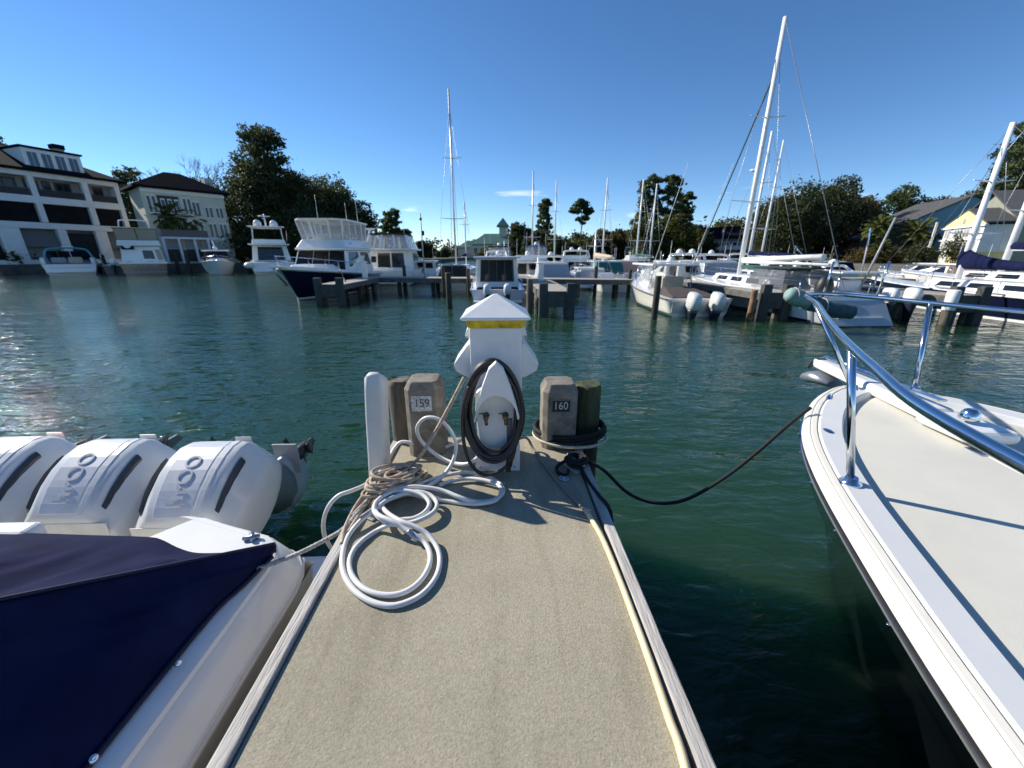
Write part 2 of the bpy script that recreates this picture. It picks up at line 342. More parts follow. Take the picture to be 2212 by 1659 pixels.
# ================================================================== FINGER PIER under the camera
def deck_material():
    m = bpy.data.materials.new('rough_deck_concrete'); m.use_nodes = True; nt = m.node_tree; b = nt.nodes['Principled BSDF']
    b.inputs['Roughness'].default_value = .93; b.inputs['Specular IOR Level'].default_value = .25
    t = nt.nodes.new('ShaderNodeTexCoord')
    def nn(scale, detail, rough=.6):
        n = nt.nodes.new('ShaderNodeTexNoise'); n.inputs['Scale'].default_value = scale; n.inputs['Detail'].default_value = detail; n.inputs['Roughness'].default_value = rough
        nt.links.new(t.outputs['Object'], n.inputs['Vector']); return n
    def ramp(src, p0, c0, p1, c1):
        r = nt.nodes.new('ShaderNodeValToRGB'); r.color_ramp.elements[0].position = p0; r.color_ramp.elements[0].color = (*c0, 1)
        r.color_ramp.elements[1].position = p1; r.color_ramp.elements[1].color = (*c1, 1); nt.links.new(src, r.inputs[0]); return r
    big = ramp(nn(2.2, 4).outputs['Fac'], .3, (.365, .328, .248), .7, (.445, .400, .305))
    fine = ramp(nn(120, 4, .7).outputs['Fac'], .3, (.72, .72, .70), .68, (1.1, 1.1, 1.1))
    mx = nt.nodes.new('ShaderNodeMixRGB'); mx.blend_type = 'MULTIPLY'; mx.inputs['Fac'].default_value = 1
    nt.links.new(big.outputs[0], mx.inputs[1]); nt.links.new(fine.outputs[0], mx.inputs[2])
    vo = nt.nodes.new('ShaderNodeTexVoronoi'); vo.inputs['Scale'].default_value = 75; nt.links.new(t.outputs['Object'], vo.inputs['Vector'])
    sp = ramp(vo.outputs['Distance'], .08, (1, 1, 1), .2, (0, 0, 0))
    pick = ramp(vo.outputs['Color'], .80, (0, 0, 0), .84, (1, 1, 1))
    mm = nt.nodes.new('ShaderNodeMath'); mm.operation = 'MULTIPLY'; nt.links.new(sp.outputs[0], mm.inputs[0]); nt.links.new(pick.outputs[0], mm.inputs[1])
    mx2 = nt.nodes.new('ShaderNodeMixRGB'); nt.links.new(mm.outputs[0], mx2.inputs['Fac']); nt.links.new(mx.outputs[0], mx2.inputs[1]); mx2.inputs[2].default_value = (.62, .56, .42, 1)
    # hairline stain running along the slab, scuffs
    mpn = nt.nodes.new('ShaderNodeMapping'); mpn.inputs['Scale'].default_value = (7, .7, 1); nt.links.new(t.outputs['Object'], mpn.inputs[0])
    sn = nt.nodes.new('ShaderNodeTexNoise'); sn.inputs['Scale'].default_value = 1.6; sn.inputs['Detail'].default_value = 5; nt.links.new(mpn.outputs[0], sn.inputs['Vector'])
    st = ramp(sn.outputs['Fac'], .34, (.87, .865, .85), .47, (1, 1, 1))
    # damp blotches and dark pits
    bl = ramp(nn(1.3, 3, .5).outputs['Fac'], .36, (.90, .90, .87), .50, (1, 1, 1)); pit = ramp(vo.outputs['Color'], .035, (.45, .43, .40), .05, (1, 1, 1))
    pm = nt.nodes.new('ShaderNodeMixRGB'); pm.blend_type = 'MULTIPLY'; nt.links.new(sp.outputs[0], pm.inputs['Fac']); nt.links.new(bl.outputs[0], pm.inputs[1]); nt.links.new(pit.outputs[0], pm.inputs[2])
    st2 = nt.nodes.new('ShaderNodeMixRGB'); st2.blend_type = 'MULTIPLY'; st2.inputs['Fac'].default_value = 1; nt.links.new(st.outputs[0], st2.inputs[1]); nt.links.new(pm.outputs[0], st2.inputs[2]); st = st2
    mx3 = nt.nodes.new('ShaderNodeMixRGB'); mx3.blend_type = 'MULTIPLY'; mx3.inputs['Fac'].default_value = 1
    nt.links.new(mx2.outputs[0], mx3.inputs[1]); nt.links.new(st.outputs[0], mx3.inputs[2]); nt.links.new(mx3.outputs[0], b.inputs['Base Color'])
    hn = nn(150, 5, .72); bp = nt.nodes.new('ShaderNodeBump'); bp.inputs['Strength'].default_value = 1; bp.inputs['Distance'].default_value = .0032
    nt.links.new(hn.outputs['Fac'], bp.inputs['Height']); nt.links.new(bp.outputs[0], b.inputs['Normal'])
    return m
pier = thing('finger_pier', 'beige concrete finger pier with silvered wooden edge boards running out to the power pedestal', 'pier', (0, 2.46, 0))
MB().prism([(-.592, -4.5), (.568, -4.5), (.568, 2.46), (-.592, 2.46)], .66, DK).build('deck_slab', deck_material(), pier, .006, world=True)
for x0, x1 in ((-.642, -.596), (.580, .626)):
    for y0, y1 in ((-4.5, -1.2), (-1.196, 2.40)):
        MB().box(((x0 + x1) / 2, (y0 + y1) / 2, .79), (x1 - x0, y1 - y0, .212)).build('edge_board', WOODG, pier, .005, world=True)
for x in (-.60, .585): MB().box((x, -1.05, .44), (.035, 6.8, .48)).build('added_sun_block', DOCKG, pier, world=True)  # boards added under both edges to stop sunlight passing beneath the deck
MB().box((0, 2.485, .76), (1.16, .045, .20)).build('end_board', DOCKG, pier, .005, world=True)
for x in (-.35, .33):
    MB().box((x, -1.0, .50), (.16, 6.6, .30)).build('bearer', DOCKG, pier, world=True)
for x in (-.42, .40):
    MB().tube([(x, -2.2, -1.5), (x, -2.2, .36)], .13, 12).build('support_pile', PILED, pier, world=True)

# ------------------------------------------------------------------ mooring posts with slip numbers, timber piles, bumper
def mooring_post(cx, cy, label, number):
    HP = .495 if number == '159' else .445
    t = thing('mooring_post', label, 'post', (cx, cy, DK), 0, 'square mooring posts at the end of the pier')
    h, c = .113, .034
    def ring(k, z): 
        q = h * k; cc = c * k
        return [Vector(p) for p in ((-q + cc, -q, z), (q - cc, -q, z), (q, -q + cc, z), (q, q - cc, z), (q - cc, q, z), (-q + cc, q, z), (-q, q - cc, z), (-q, -q + cc, z))]
    MB().loft([ring(1, -1.9), ring(1, HP - .05), ring(.80, HP)], smooth=False).build('shaft', MPOST, t, .007)
    if number == '160':
        pw, pm, tm = .112, M('plate_black', (.018, .02, .024), .4), M('plate_figures', (.62, .63, .62), .5)
        MB().box((0, -h - .003, HP - .135), (pw + .016, .006, .088)).build('number_plate_rim', M('plate_rim', (.20, .19, .17), .6), t)
        MB().box((0, -h - .006, HP - .135), (pw, .008, .074)).build('number_plate', pm, t)
        tx = text_mesh('160', .066)
        yo = -h - .0112
    else:
        pm = M('plate_reflective', (.58, .60, .60), .35, var=.3, scale=70, dark=(.25, .26, .26)); tm = M('plate_faded_figures', (.09, .095, .10), .6, var=.3, scale=60)
        MB().box((-.005, -h - .003, HP - .13), (.122, .007, .098)).build('number_plate', pm, t)
        tx = text_mesh('159', .066)
        yo = -h - .0082
    X = Matrix.Translation((-.002, yo, HP - .133 if number == '160' else HP - .128)) @ Matrix.Rotation(R(90), 4, 'X') @ Matrix.Diagonal((.95, 1.1, 1, 1))
    m2 = MB(); m2.add(tx.v, tx.f, False, X); m2.build('slip_number', tm, t)
    return t
MPOST = M('post_concrete', (.28, .25, .205), .9, var=.16, scale=9, dark=(.095, .082, .066), bump=.003, bscale=70)
mooring_post(-.378, 2.300, 'square concrete mooring post numbered 159 on a faded silver plate', '159')
mooring_post(.478, 2.372, 'square concrete mooring post numbered 160 on a black plate', '160')
def pile(name, x, y, r, top, label, mat=None, group=None, bot=-2.0, wob=.006):
    rnd = random.Random(int(x * 977 + y * 31)); secs = []; seg = 16
    for z in [bot, -.2, .1, .5, 1.0, top - .03, top]:
        k = 1 - .06 * max(0, z) / 2
        if z == top: k *= .93
        secs.append([Vector((x + (r * k + rnd.uniform(-wob, wob)) * math.cos(2 * math.pi * i / seg), y + (r * k + rnd.uniform(-wob, wob)) * math.sin(2 * math.pi * i / seg), min(z, top) + (rnd.uniform(-.008, .008) if z == top else 0))) for i in range(seg)])
    secs.sort(key=lambda q: q[0].z)
    return tag(MB().loft(secs).build(name, mat or PILEW, None), label, 'pile', group)
pile('timber_pile', -.570, 2.45, .088, 1.315, 'dark round timber pile between the white bumper and post 159', PILEW, 'timber piles at the end of the pier')
pile('timber_pile', .690, 2.47, .096, 1.265, 'mossy green round timber pile touching post 160', PILEG, 'timber piles at the end of the pier')
t = thing('dock_bumper', 'tall white vinyl bumper strip standing on the pier edge beside post 159', 'bumper', (-.635, 2.02, .3))
secs = []
for z, k, lean in ((.25, 1, 0), (.8, 1, 0), (1.30, 1, .034), (1.41, 1, .044), (1.455, .93, .046), (1.475, .62, .048)):
    secs.append([Vector((-.632 + lean + .056 * k * (math.copysign(abs(math.cos(a)) ** .5, math.cos(a))), 2.03 + .062 * k * (math.copysign(abs(math.sin(a)) ** .5, math.sin(a))), z + (.03 * (-math.sin(a)) if z > 1.44 else 0))) for a in [2 * math.pi * i / 20 for i in range(20)]])
MB().loft(secs).build('vinyl_sleeve', M('bumper_vinyl', (.66, .65, .615), .45, var=.06, scale=7), t, world=True)
MB().lathe([(.006, 0), (.011, .002), (.009, .006)], 10, (-.59, 2.0, 1.478)).build('screw', GREY, t, world=True)

# ------------------------------------------------------------------ power pedestal
ped = thing('power_pedestal', 'white marina power pedestal with pyramid cap and amber light band at the pier end', 'pedestal', (.075, 2.13, DK))
MB().box((0, 0, .085), (.262, .262, .17)).build('base', PEDW, ped, .006)
MB().box((0, .01, .34), (.235, .22, .36)).build('column', PEDW, ped, .006)
MB().box((0, 0, .665), (.278, .262, .385)).build('head', PEDW, ped, .008)
MB().loft([[Vector((sx * a, sy * a, z)) for sx, sy in ((-1, -1), (1, -1), (1, 1), (-1, 1))] for a, z in ((.142, .857), (.162, .905))], smooth=False).build('light_band', YEL, ped, .003)
capb = MB(); capb.loft([[Vector((sx * a, sy * a, z)) for sx, sy in ((-1, -1), (1, -1), (1, 1), (-1, 1))] for a, z in ((.176, .902), (.181, .909), (.176, .917), (.012, 1.018))], smooth=False); capb.build('cap', PEDW, ped, .004)
for s in (-1, 1):                     # receptacle hoods on both flanks
    prof = [(.139, .765), (.150, .765), (.232, .655), (.222, .612), (.160, .575), (.139, .575)]
    hb = MB(); hb.loft([[Vector((s * x, y, z)) for x, z in prof] for y in (-.098, .098)], smooth=False)
    fix_normals(hb.build('receptacle_hood', PEDW, ped, .007))
    prof = [(.139, .862), (.160, .835), (.168, .800), (.150, .79), (.139, .785)]
    hb = MB(); hb.loft([[Vector((s * x, y, z)) for x, z in prof] for y in (-.075, .075)], smooth=False)
    fix_normals(hb.build('breaker_cover', PEDW, ped, .006))
    MB().lathe([(.005, 0), (.006, .002), (.004, .004)], 8, X=Matrix.Translation((s * .158, -.076, .80)) @ Matrix.Rotation(R(90), 4, 'X')).build('hinge_pin', GREY, ped)
sh = MB()                             # tapered front panel, the body of the hose rack
pan = [(-.082, .10), (-.045, .045), (.045, .045), (.092, .10), (.116, .42), (.110, .52), (0, .62), (-.110, .52), (-.116, .42)]
sh.add([(x, -.205, z) for x, z in pan] + [(x, -.10, z) for x, z in pan], [tuple(range(9)), tuple(range(17, 8, -1))] + [(i + 9, (i + 1) % 9 + 9, (i + 1) % 9, i) for i in range(9)])
fix_normals(sh.build('rack_panel', M('rack_panel_plastic', (.70, .71, .71), .4, var=.06, scale=9), ped, .006))
hd = MB(); N = 14; outer = []; inner = []
oc = [(-.118, .40), (-.100, .49), (-.070, .60), (-.036, .69), (0, .725), (.036, .69), (.070, .60), (.100, .50), (.118, .425)]
for i, (x, z) in enumerate(oc):
    a = math.pi - math.pi * i / 8
    outer.append((x, z)); inner.append((.108 * math.cos(a), .405 + .135 * math.sin(a)))
vs_ = [Vector((x, -.305, z - .01)) for x, z in outer] + [Vector((x, -.300, z)) for x, z in inner] + [Vector((x, -.282, z)) for x, z in outer] + [Vector((x, -.20, z)) for x, z in inner]
fs_ = []
for i in range(8):
    fs_ += [(i, i + 1, 9 + i + 1, 9 + i), (18 + i, 27 + i, 27 + i + 1, 18 + i + 1), (i, 18 + i, 18 + i + 1, i + 1), (9 + i, 9 + i + 1, 27 + i + 1, 27 + i)]
fs_ += [(0, 9, 27, 18), (8, 26, 35, 17)]
hd.add(vs_, fs_); fix_normals(hd.build('rack_hood', PEDW, ped, .005))
for x in (-.058, .046):
    tp = thing('tap', None, None); tp.parent = ped
    X = Matrix.Translation((x, -.205, .395)) @ Matrix.Rotation(R(90), 4, 'X')
    MB().lathe([(.018, 0), (.018, .006), (.009, .008), (.009, .03), (.014, .032), (.014, .046), (.006, .05)], 12, X=X).tube([(x, -.232, .395), (x, -.245, .378), (x + .003, -.247, .355)], .009, 8).build('tap_body', BRASS, tp)
    MB().tube([(x - .035, -.25, .42), (x - .02, -.256, .428), (x + .012, -.256, .415)], .004, 6).tube([(x, -.24, .395), (x, -.255, .418)], .004, 6).build('tap_handle', DKGREY, tp)
MB().box((.068, -.208, .30), (.03, .008, .15)).build('dark_slot', M('slot_shadow_plastic', (.10, .11, .15), .5), ped, .003)
for x, z in ((-.10, .03), (.10, .03), (-.10, .13), (.10, .13)):
    MB().lathe([(.006, 0), (.006, .002), (.003, .004)], 8, X=Matrix.Translation((x, -.131, z)) @ Matrix.Rotation(R(90), 4, 'X')).build('bolt', GREY, ped)

# black shore-power cord hung on the rack
CORD = M('black_cord_jacket', (.022, .021, .022), .42, var=.15, scale=30)
cc = MB(); pts = []; rnd = random.Random(3); turns = 10
cx, cy, cz = .060, 2.13 - .235, DK + .425
for k in range(turns * 22):
    th = 2 * math.pi * k / 22 + .5; tn = k / 22
    lo = max(0, -math.sin(th))
    hw = .146 + .013 * math.sin(tn * 2.4) + .012 * math.sin(tn * 5.1 + 1); hh = .262 + .020 * math.sin(tn * 1.9 + 2)
    pts.append((cx - .004 + hw * math.cos(th) * (1 - .12 * max(0, math.sin(th))), cy + .004 - .008 * math.sin(tn * 3.3) - .012 * math.cos(tn * 1.3 + th * .15) - .035 * lo, cz + .006 + hh * math.sin(th) - .018 * lo * math.sin(tn * 1.1)))
cc.tube(catmull(pts, 2), .0112, 8)
loop = [(-.118, .58), (-.150, .48), (-.162, .36), (-.150, .22), (-.118, .13), (-.062, .075), (.0, .078), (.06, .11), (.10, .16), (.118, .24)]
cc.tube(catmull([(.055 + x, 2.13 - .262 - .02 * math.sin(i * .35), DK + z) for i, (x, z) in enumerate(loop)], 6), .0100, 8)
cord = thing('extension_cord', 'coiled black shore power cord hanging on the front of the pedestal', 'cord', (.035, 1.89, DK + .1))
cc.build('cord_coil', CORD, cord, world=True)
MB().tube([(.152, 1.875, DK + .22), (.145, 1.868, DK + .165), (.138, 1.862, DK + .12)], [.014, .019, .019], 10).tube([(.137, 1.860, DK + .118), (.133, 1.856, DK + .09)], .015, 10).build('plug', BLACK, cord, world=True)

# ------------------------------------------------------------------ hoses and lines on the deck
def U6(x, y): return 633.6 + .3385 * x, 864 + .3385 * y
HOSE = M('white_hose', (.74, .73, .70), .38, var=.05, scale=12)
r = .0110
def deckline(pl, rr): return catmull([P(*U6(x, y), DK + rr + z) for x, y, z in pl], 7)
hose = thing('water_hose', 'white water hose lying in loose overlapping loops on the pier deck', 'hose', (-.25, 1.4, DK))
low = [(690, 560, .03), (640, 590, .03), (575, 620, .02), (560, 665, .03), (600, 720, .05), (680, 770, .06), (780, 810, .05), (860, 860, .03), (920, 945, .01), (935, 1040, 0), (905, 1140, 0), (820, 1240, 0), (700, 1300, 0), (590, 1312, 0), (470, 1275, 0), (375, 1200, 0), (320, 1100, 0), (312, 1000, 0), (345, 880, 0), (420, 780, .02), (500, 715, .03), (545, 680, .05),
       (600, 640, .05), (700, 600, .05), (790, 585, .05), (870, 605, .04), (915, 655, .03), (895, 715, .03), (820, 760, .03), (730, 785, .02), (640, 795, .03), (560, 760, .05), (515, 700, .06), (540, 640, .06), (620, 590, .06), (740, 555, .06), (860, 560, .05), (960, 580, .04), (1060, 620, .03), (1160, 648, .01), (1250, 645, 0), (1320, 615, 0), (1340, 570, .005), (1300, 520, .01), (1210, 480, .01), (1100, 462, .01), (980, 480, .015), (880, 510, .02), (790, 545, .02), (700, 580, .015), (640, 600, .015)]
second = [(560, 690, .03), (600, 600, .05), (680, 580, .06), (760, 585, .06), (830, 610, .055), (868, 660, .045), (840, 715, .035), (770, 755, .03), (690, 765, .03), (620, 790, .04), (540, 830, .0), (450, 890, 0), (385, 960, 0), (358, 1040, 0), (380, 1130, 0), (460, 1210, 0), (580, 1245, 0), (700, 1230, 0), (800, 1165, 0), (862, 1070, 0), (872, 980, .0), (835, 905, .01), (770, 860, .03), (700, 815, .045), (620, 770, .065), (545, 735, .065), (520, 690, .05), (560, 650, .03), (640, 615, .03), (740, 600, .02), (850, 625, .01), (960, 640, 0), (1080, 658, 0), (1190, 662, .005), (1290, 640, .015), (1325, 590, .02), (1310, 545, .02), (1220, 512, .02), (1100, 502, .01), (1000, 520, .01), (930, 545, .01)]
MB().tube(deckline(low, r), r, 10).tube(deckline(second, r), r, 10).build('deck_coil', HOSE, hose, world=True)
# the part that rises by post 159 and comes from the pedestal
up = [(.02, 2.02, .16), (-.07, 1.96, .09), (-.16, 2.00, .055), (-.26, 2.06, .06), (-.34, 2.10, .10), (-.395, 2.11, .17), (-.40, 2.10, .25), (-.345, 2.08, .315), (-.265, 2.06, .315), (-.195, 2.03, .255), (-.165, 2.0, .17), (-.185, 1.95, .09), (-.245, 1.88, .035), (-.32, 1.80, .03), (-.39, 1.75, .03)]
MB().tube(catmull([(x, y, DK + z) for x, y, z in up], 7), r, 10).tube(deckline([(690, 580, .02), (610, 600, .03), (570, 640, .02)], r), r, 10).build('raised_loop', HOSE, hose, world=True)
over = [P(1085 * .3385 + 633.6, 864 + 250 * .3385, DK + .05), P(*U6(960, 305), DK + .03), P(*U6(850, 312), DK + .045), P(*U6(765, 278), DK + .09), P(*U6(690, 268), DK + .10), P(*U6(645, 310), DK + .07), P(*U6(600, 390), DK + .05), P(*U6(555, 460), DK + .05), P(*U6(470, 535), DK + .03), P(*U6(370, 580), DK + .03), P(*U6(290, 610), DK + .02), P(*U6(225, 680), DK - .03), P(*U6(193, 780), DK - .14), P(*U6(205, 880), DK - .26), P(*U6(262, 975), DK - .40)]
MB().tube(catmull(over, 7), r, 10).build('overhanging_run', HOSE, hose, world=True)
MB().tube(deckline([(735, 835, .045), (765, 865, .03), (795, 888, .015)], r), r * 1.12, 10).build('joint_tape', M('silver_tape', (.45, .50, .58), .25, .6), hose, world=True)
MB().tube([P(*U6(838, 537), DK + .02), P(*U6(872, 533), DK + .02)], .014, 10).build('red_coupling', REDF, hose, world=True)

def rope_tube(pts, rad, strands=3, pitch=.05, seg=6):         # laid rope: three strands wound round one another
    pts = [Vector(p) for p in pts]; fine = []
    for a, b in zip(pts, pts[1:]):
        n = max(1, int((b - a).length / (pitch / 7)))
        fine += [a.lerp(b, i / n) for i in range(n)]
    fine.append(pts[-1]); mb = MB(); k = len(fine); s = 0; A = [0]
    for a, b in zip(fine, fine[1:]): s += (b - a).length; A.append(s)
    T = [(fine[min(i + 1, k - 1)] - fine[max(i - 1, 0)]).normalized() for i in range(k)]
    up0 = T[0].orthogonal().normalized(); F = []
    for i in range(k):
        up0 = (up0 - T[i] * up0.dot(T[i])).normalized(); F.append((up0.copy(), T[i].cross(up0)))
    for q in range(strands):
        mb.tube([fine[i] + (F[i][0] * math.cos(2 * math.pi * (A[i] / pitch + q / strands)) + F[i][1] * math.sin(2 * math.pi * (A[i] / pitch + q / strands))) * rad * .5 for i in range(k)], rad * .56, seg)
    return mb
ROPE = M('tan_rope', (.52, .42, .32), .9, var=.25, scale=40, bump=.002, bscale=200)
ROPEW = M('grey_white_rope', (.52, .50, .46), .9, var=.25, scale=60, bump=.002, bscale=200)
ROPEK = M('black_rope', (.012, .012, .013), .8, var=.3, scale=60, bump=.002, bscale=200)
ROPEC = M('cream_rope', (.66, .60, .45), .85, var=.15, scale=40)
# heap of tan rope by the bumper and the tail that runs up to the pedestal
hp = MB(); rnd = random.Random(11); path = []
for k in range(15 * 12):
    th = 2 * math.pi * k / 12; tn = k / 12
    ex = .125 + .035 * math.sin(tn * 2.1); ey = .085 + .02 * math.sin(tn * 1.3 + 1)
    along = Vector((.62, .78, 0)); side = Vector((.78, -.62, 0))
    c = Vector((-.475, 1.83, DK + .014 + .0065 * tn * (1 - .3 * math.cos(th)))) + along * (.045 * math.sin(tn * 1.7)) + side * (.02 * math.sin(tn * 2.9))
    p = c + along * (ex * math.cos(th)) + side * (ey * math.sin(th) * .8)
    path.append(p)
rope = thing('rope_heap', 'heaped coil of tan rope against the foot of the white bumper', 'rope', (-.475, 1.83, DK))
MB().tube(catmull(path, 3), .0085, 7).build('coil', ROPE, rope, world=True)
MB().tube(catmull([D(1003, 815, 2.02), D(975, 870, 1.99), D(945, 925, 1.95), D(915, 975, 1.92), P(895, 1000, DK + .075), P(868, 1022, DK + .08), P(850, 1030, DK + .08)], 8), .010, 8).build('tail', ROPE, rope, world=True)
for pl in ([(850, 1035, .05), (800, 1055, .03), (770, 1090, .02), (745, 1140, .02), (738, 1175, .015)], [(840, 1045, .03), (805, 1072, .02), (790, 1090, .02), (770, 1120, .02), (752, 1150, .02)], [(830, 1060, .03), (790, 1085, .035), (760, 1115, .02)]):
    MB().tube(catmull([P(a, b, DK + c) for a, b, c in pl], 8), .0085, 7).build('strand', ROPE, rope, world=True)
# stern line of the covered boat: from the pier edge cleat to the boat's cleat
sl = [P(800, 1080, DK + .03), P(775, 1105, DK + .025), P(745, 1140, DK + .01), P(705, 1165, DK - .03), P(650, 1193, DK - .05), P(600, 1213, DK - .07), P(556, 1229, DK - .08)]
t = tag(rope_tube(catmull(sl, 6), .011).build('mooring_line', ROPEW), 'twisted grey and white stern line from the pier to the navy covered boat', 'rope', 'mooring lines of the near boats')
t = thing('dock_cleat', 'galvanised cleat under the white hose loops at the left pier edge', 'cleat', (-.52, 1.62, DK))
def cleat_part(mb, L=.2, h=.045): 
    mb.tube([(-L / 2, 0, h + .006), (-L / 4, 0, h), (L / 4, 0, h), (L / 2, 0, h + .006)], [.007, .011, .011, .007], 8); return mb
cleat_part(MB()).build('horn', GREY, t); MB().box((-.03, 0, .022), (.018, .03, .044)).build('leg', GREY, t, .003); MB().box((.03, 0, .022), (.018, .03, .044)).build('leg', GREY, t, .003); MB().box((0, 0, .005), (.11, .05, .01)).build('foot', GREY, t, .003)
t.rotation_euler.z = R(62)
# black lines and cleat on the right corner
ck = thing('dock_cleat', 'worn pale cleat wrapped in black line at the pier corner by post 160', 'cleat', (.545, 2.03, DK))
cleat_part(MB(), .17).build('horn', GREY, ck); MB().box((-.03, 0, .022), (.018, .03, .044)).build('leg', GREY, ck, .003); MB().box((.03, 0, .022), (.018, .03, .044)).build('leg', GREY, ck, .003)
MB().box((0, 0.01, .006), (.12, .11, .012)).build('foot', M('worn_white_paint', (.62, .60, .55), .8, var=.2, scale=30), ck, .003)
ck.rotation_euler.z = R(-62)
bl = MB(); pts = []
for k in range(5 * 12):
    th = 2 * math.pi * k / 12; tn = k / 12
    pts.append((.545 + .05 * math.cos(th) + .012 * math.sin(tn * 2), 2.03 + .055 * math.sin(th) + .01 * math.sin(tn * 3), DK + .02 + .011 * tn))
bl.tube(catmull(pts, 3), .0105, 7)
bl.tube(catmull([(.50, 2.04, DK + .05), (.455, 2.03, DK + .03), (.425, 2.0, DK + .018), (.43, 1.95, DK + .014), (.47, 1.93, DK + .014), (.49, 1.97, DK + .02)], 6), .0105, 7)
bl.tube(catmull([(.56, 2.0, DK + .03), (.575, 1.93, DK + .015), (.59, 1.82, DK + .014), (.612, 1.70, DK + .02), (.632, 1.62, DK + .018), (.645, 1.585, DK - .05), (.648, 1.58, DK - .2)], 6), .0105, 7)
sag = [(.56, 2.05, DK + .035), (.63, 2.06, DK + .02), (.72, 2.02, DK - .02), (.86, 1.96, DK - .14), (1.02, 1.93, DK - .19), (1.20, 1.93, DK - .17), (1.42, 1.96, DK - .05), (1.62, 2.0, DK + .10), (1.80, 2.03, DK + .27), (1.93, 2.06, DK + .36)]
bl.tube(catmull(sag, 8), .0105, 7)
tag(bl.build('mooring_line', ROPEK), 'black bow line sagging over the water from the pier corner cleat to the white bow', 'rope', 'mooring lines of the near boats')
wl = MB(); pts = []
for k in range(3 * 16):
    th = 2 * math.pi * k / 16; tn = k / 16
    pts.append((.575 + (.235 + .012 * math.sin(tn * 3)) * math.cos(th), 2.42 + (.195 + .01 * math.sin(tn * 2)) * math.sin(th), DK + .055 + .019 * tn + .012 * math.sin(th + 1)))
wl.tube(catmull(pts, 3), .0125, 7); tag(wl.build('rope_wrap', ROPEK), 'black rope wound round the foot of post 160 and its pile', 'rope')
wl = MB(); pts = [(.575 + .252 * math.cos(2 * math.pi * k / 18), 2.42 + .212 * math.sin(2 * math.pi * k / 18), DK + .030 + .014 * math.cos(2 * math.pi * k / 18 + 2.4)) for k in range(18)]
wl.tube(catmull(pts, 3, True), .011, 7, True); tag(wl.build('rope_ring', ROPEC), 'cream rope ring lying round the foot of post 160', 'rope')
# yellow hose with its grey lead along the right edge
yh = thing('yellow_hose', 'pale yellow hose with a grey lead running along the right pier edge', 'hose', (.5, 1.4, DK))
MB().tube(catmull([(.13, 2.02, DK + .16), P(1135, 945, DK + .10), P(1155, 975, DK + .012), P(1195, 1030, DK + .012), P(1235, 1073, DK + .012), P(1266, 1104, DK + .014)], 8), .0085, 8).build('lead', M('grey_lead', (.24, .21, .18), .6), yh, world=True)
MB().tube([P(1262, 1100, DK + .014), P(1272, 1112, DK + .014)], .013, 10).build('coupling', M('hose_coupling', (.55, .44, .33), .5), yh, world=True)
MB().tube(catmull([P(1270, 1110, DK + .0125), P(1300, 1160, DK + .0125), P(1334, 1240, DK + .0125), P(1370, 1335, DK + .0125), P(1408, 1440, DK + .0125), P(1445, 1550, DK + .0125), P(1480, 1655, DK + .0125), (.50, .3, DK + .0125), (.49, -.6, DK + .0125), (.5, -2.5, DK + .0125)], 10), .0125, 10).build('run', M('yellow_hose_rubber', (.74, .62, .37), .5, var=.06), yh, world=True)
tg = MB(); tg.tube([(.455 + .024 * math.cos(2 * math.pi * k / 16), 1.905 + .024 * math.sin(2 * math.pi * k / 16), DK + .006) for k in range(16)], .005, 6, True).tube([(.455 + .008 * math.cos(2 * math.pi * k / 10), 1.905 + .008 * math.sin(2 * math.pi * k / 10), DK + .006) for k in range(10)], .006, 6, True)
tag(tg.build('plastic_ring', M('clear_ring', (.5, .52, .55), .3)), 'small clear plastic ring lying beside the pier corner cleat', 'ring')

# ================================================================== LEFT BOAT: stern out, navy cover, raised outboards
XC = -2.76
lb = thing('powerboat', 'white powerboat under a navy cover with big white outboards tilted up beside the pier', 'boat', (XC, 1.66, 0))
ys = [1.62, 1.3, .5, -1, -2.5, -4, -5.5, -6.8, -7.7, -8.3]; hs = [1, 1, 1, 1, 1, .95, .8, .55, .28, .02]
secs = []
for y, k in zip(ys, hs):
    h = 1.90 * k; zr = .60 + .35 * (1 - k)
    pr = [(h - .01, zr), (h - .03, zr - .05), (h - .07, .28), (h - .14, .02), (h * .78, -.2), (0, -.5)]
    secs.append([Vector((XC + x, y, z)) for x, z in pr] + [Vector((XC - x, y, z)) for x, z in pr[-2::-1]])
hb = MB(); hb.loft(secs, ring=False, caps=False); o = len(hb.v) - len(secs) * 11
hb.f.append([o + i for i in range(11)]); hb.s.append(False)
fix_normals(hb.build('hull', GEL, lb, world=True))
def cap_pair(poly, z0, z1, name, bevel, mat=GEL):
    for s in (1, -1):
        q = [(XC + s * (x - XC), y) for x, y in poly]
        if s < 0: q = q[::-1]
        fix_normals(MB().prism(q, z0, z1).build(name, mat, lb, bevel, 3, world=True))
cap_pair([(-1.0, -4), (-1.0, 1.40), (-1.01, 1.50), (-1.05, 1.575), (-1.10, 1.61), (-1.47, 1.755), (-1.52, 1.75), (-1.655, 1.60), (-1.68, 1.48), (-1.60, 1.34), (-1.36, 1.10), (-1.32, -4)], .62, .787, 'gunwale_top', .02)
PR = [(.0, .60), (.004, .625), (.0, .652), (-.012, .660), (-.020, .672), (-.075, .752), (-.083, .757), (-.090, .770), (-.118, .783), (-.155, .7875)]
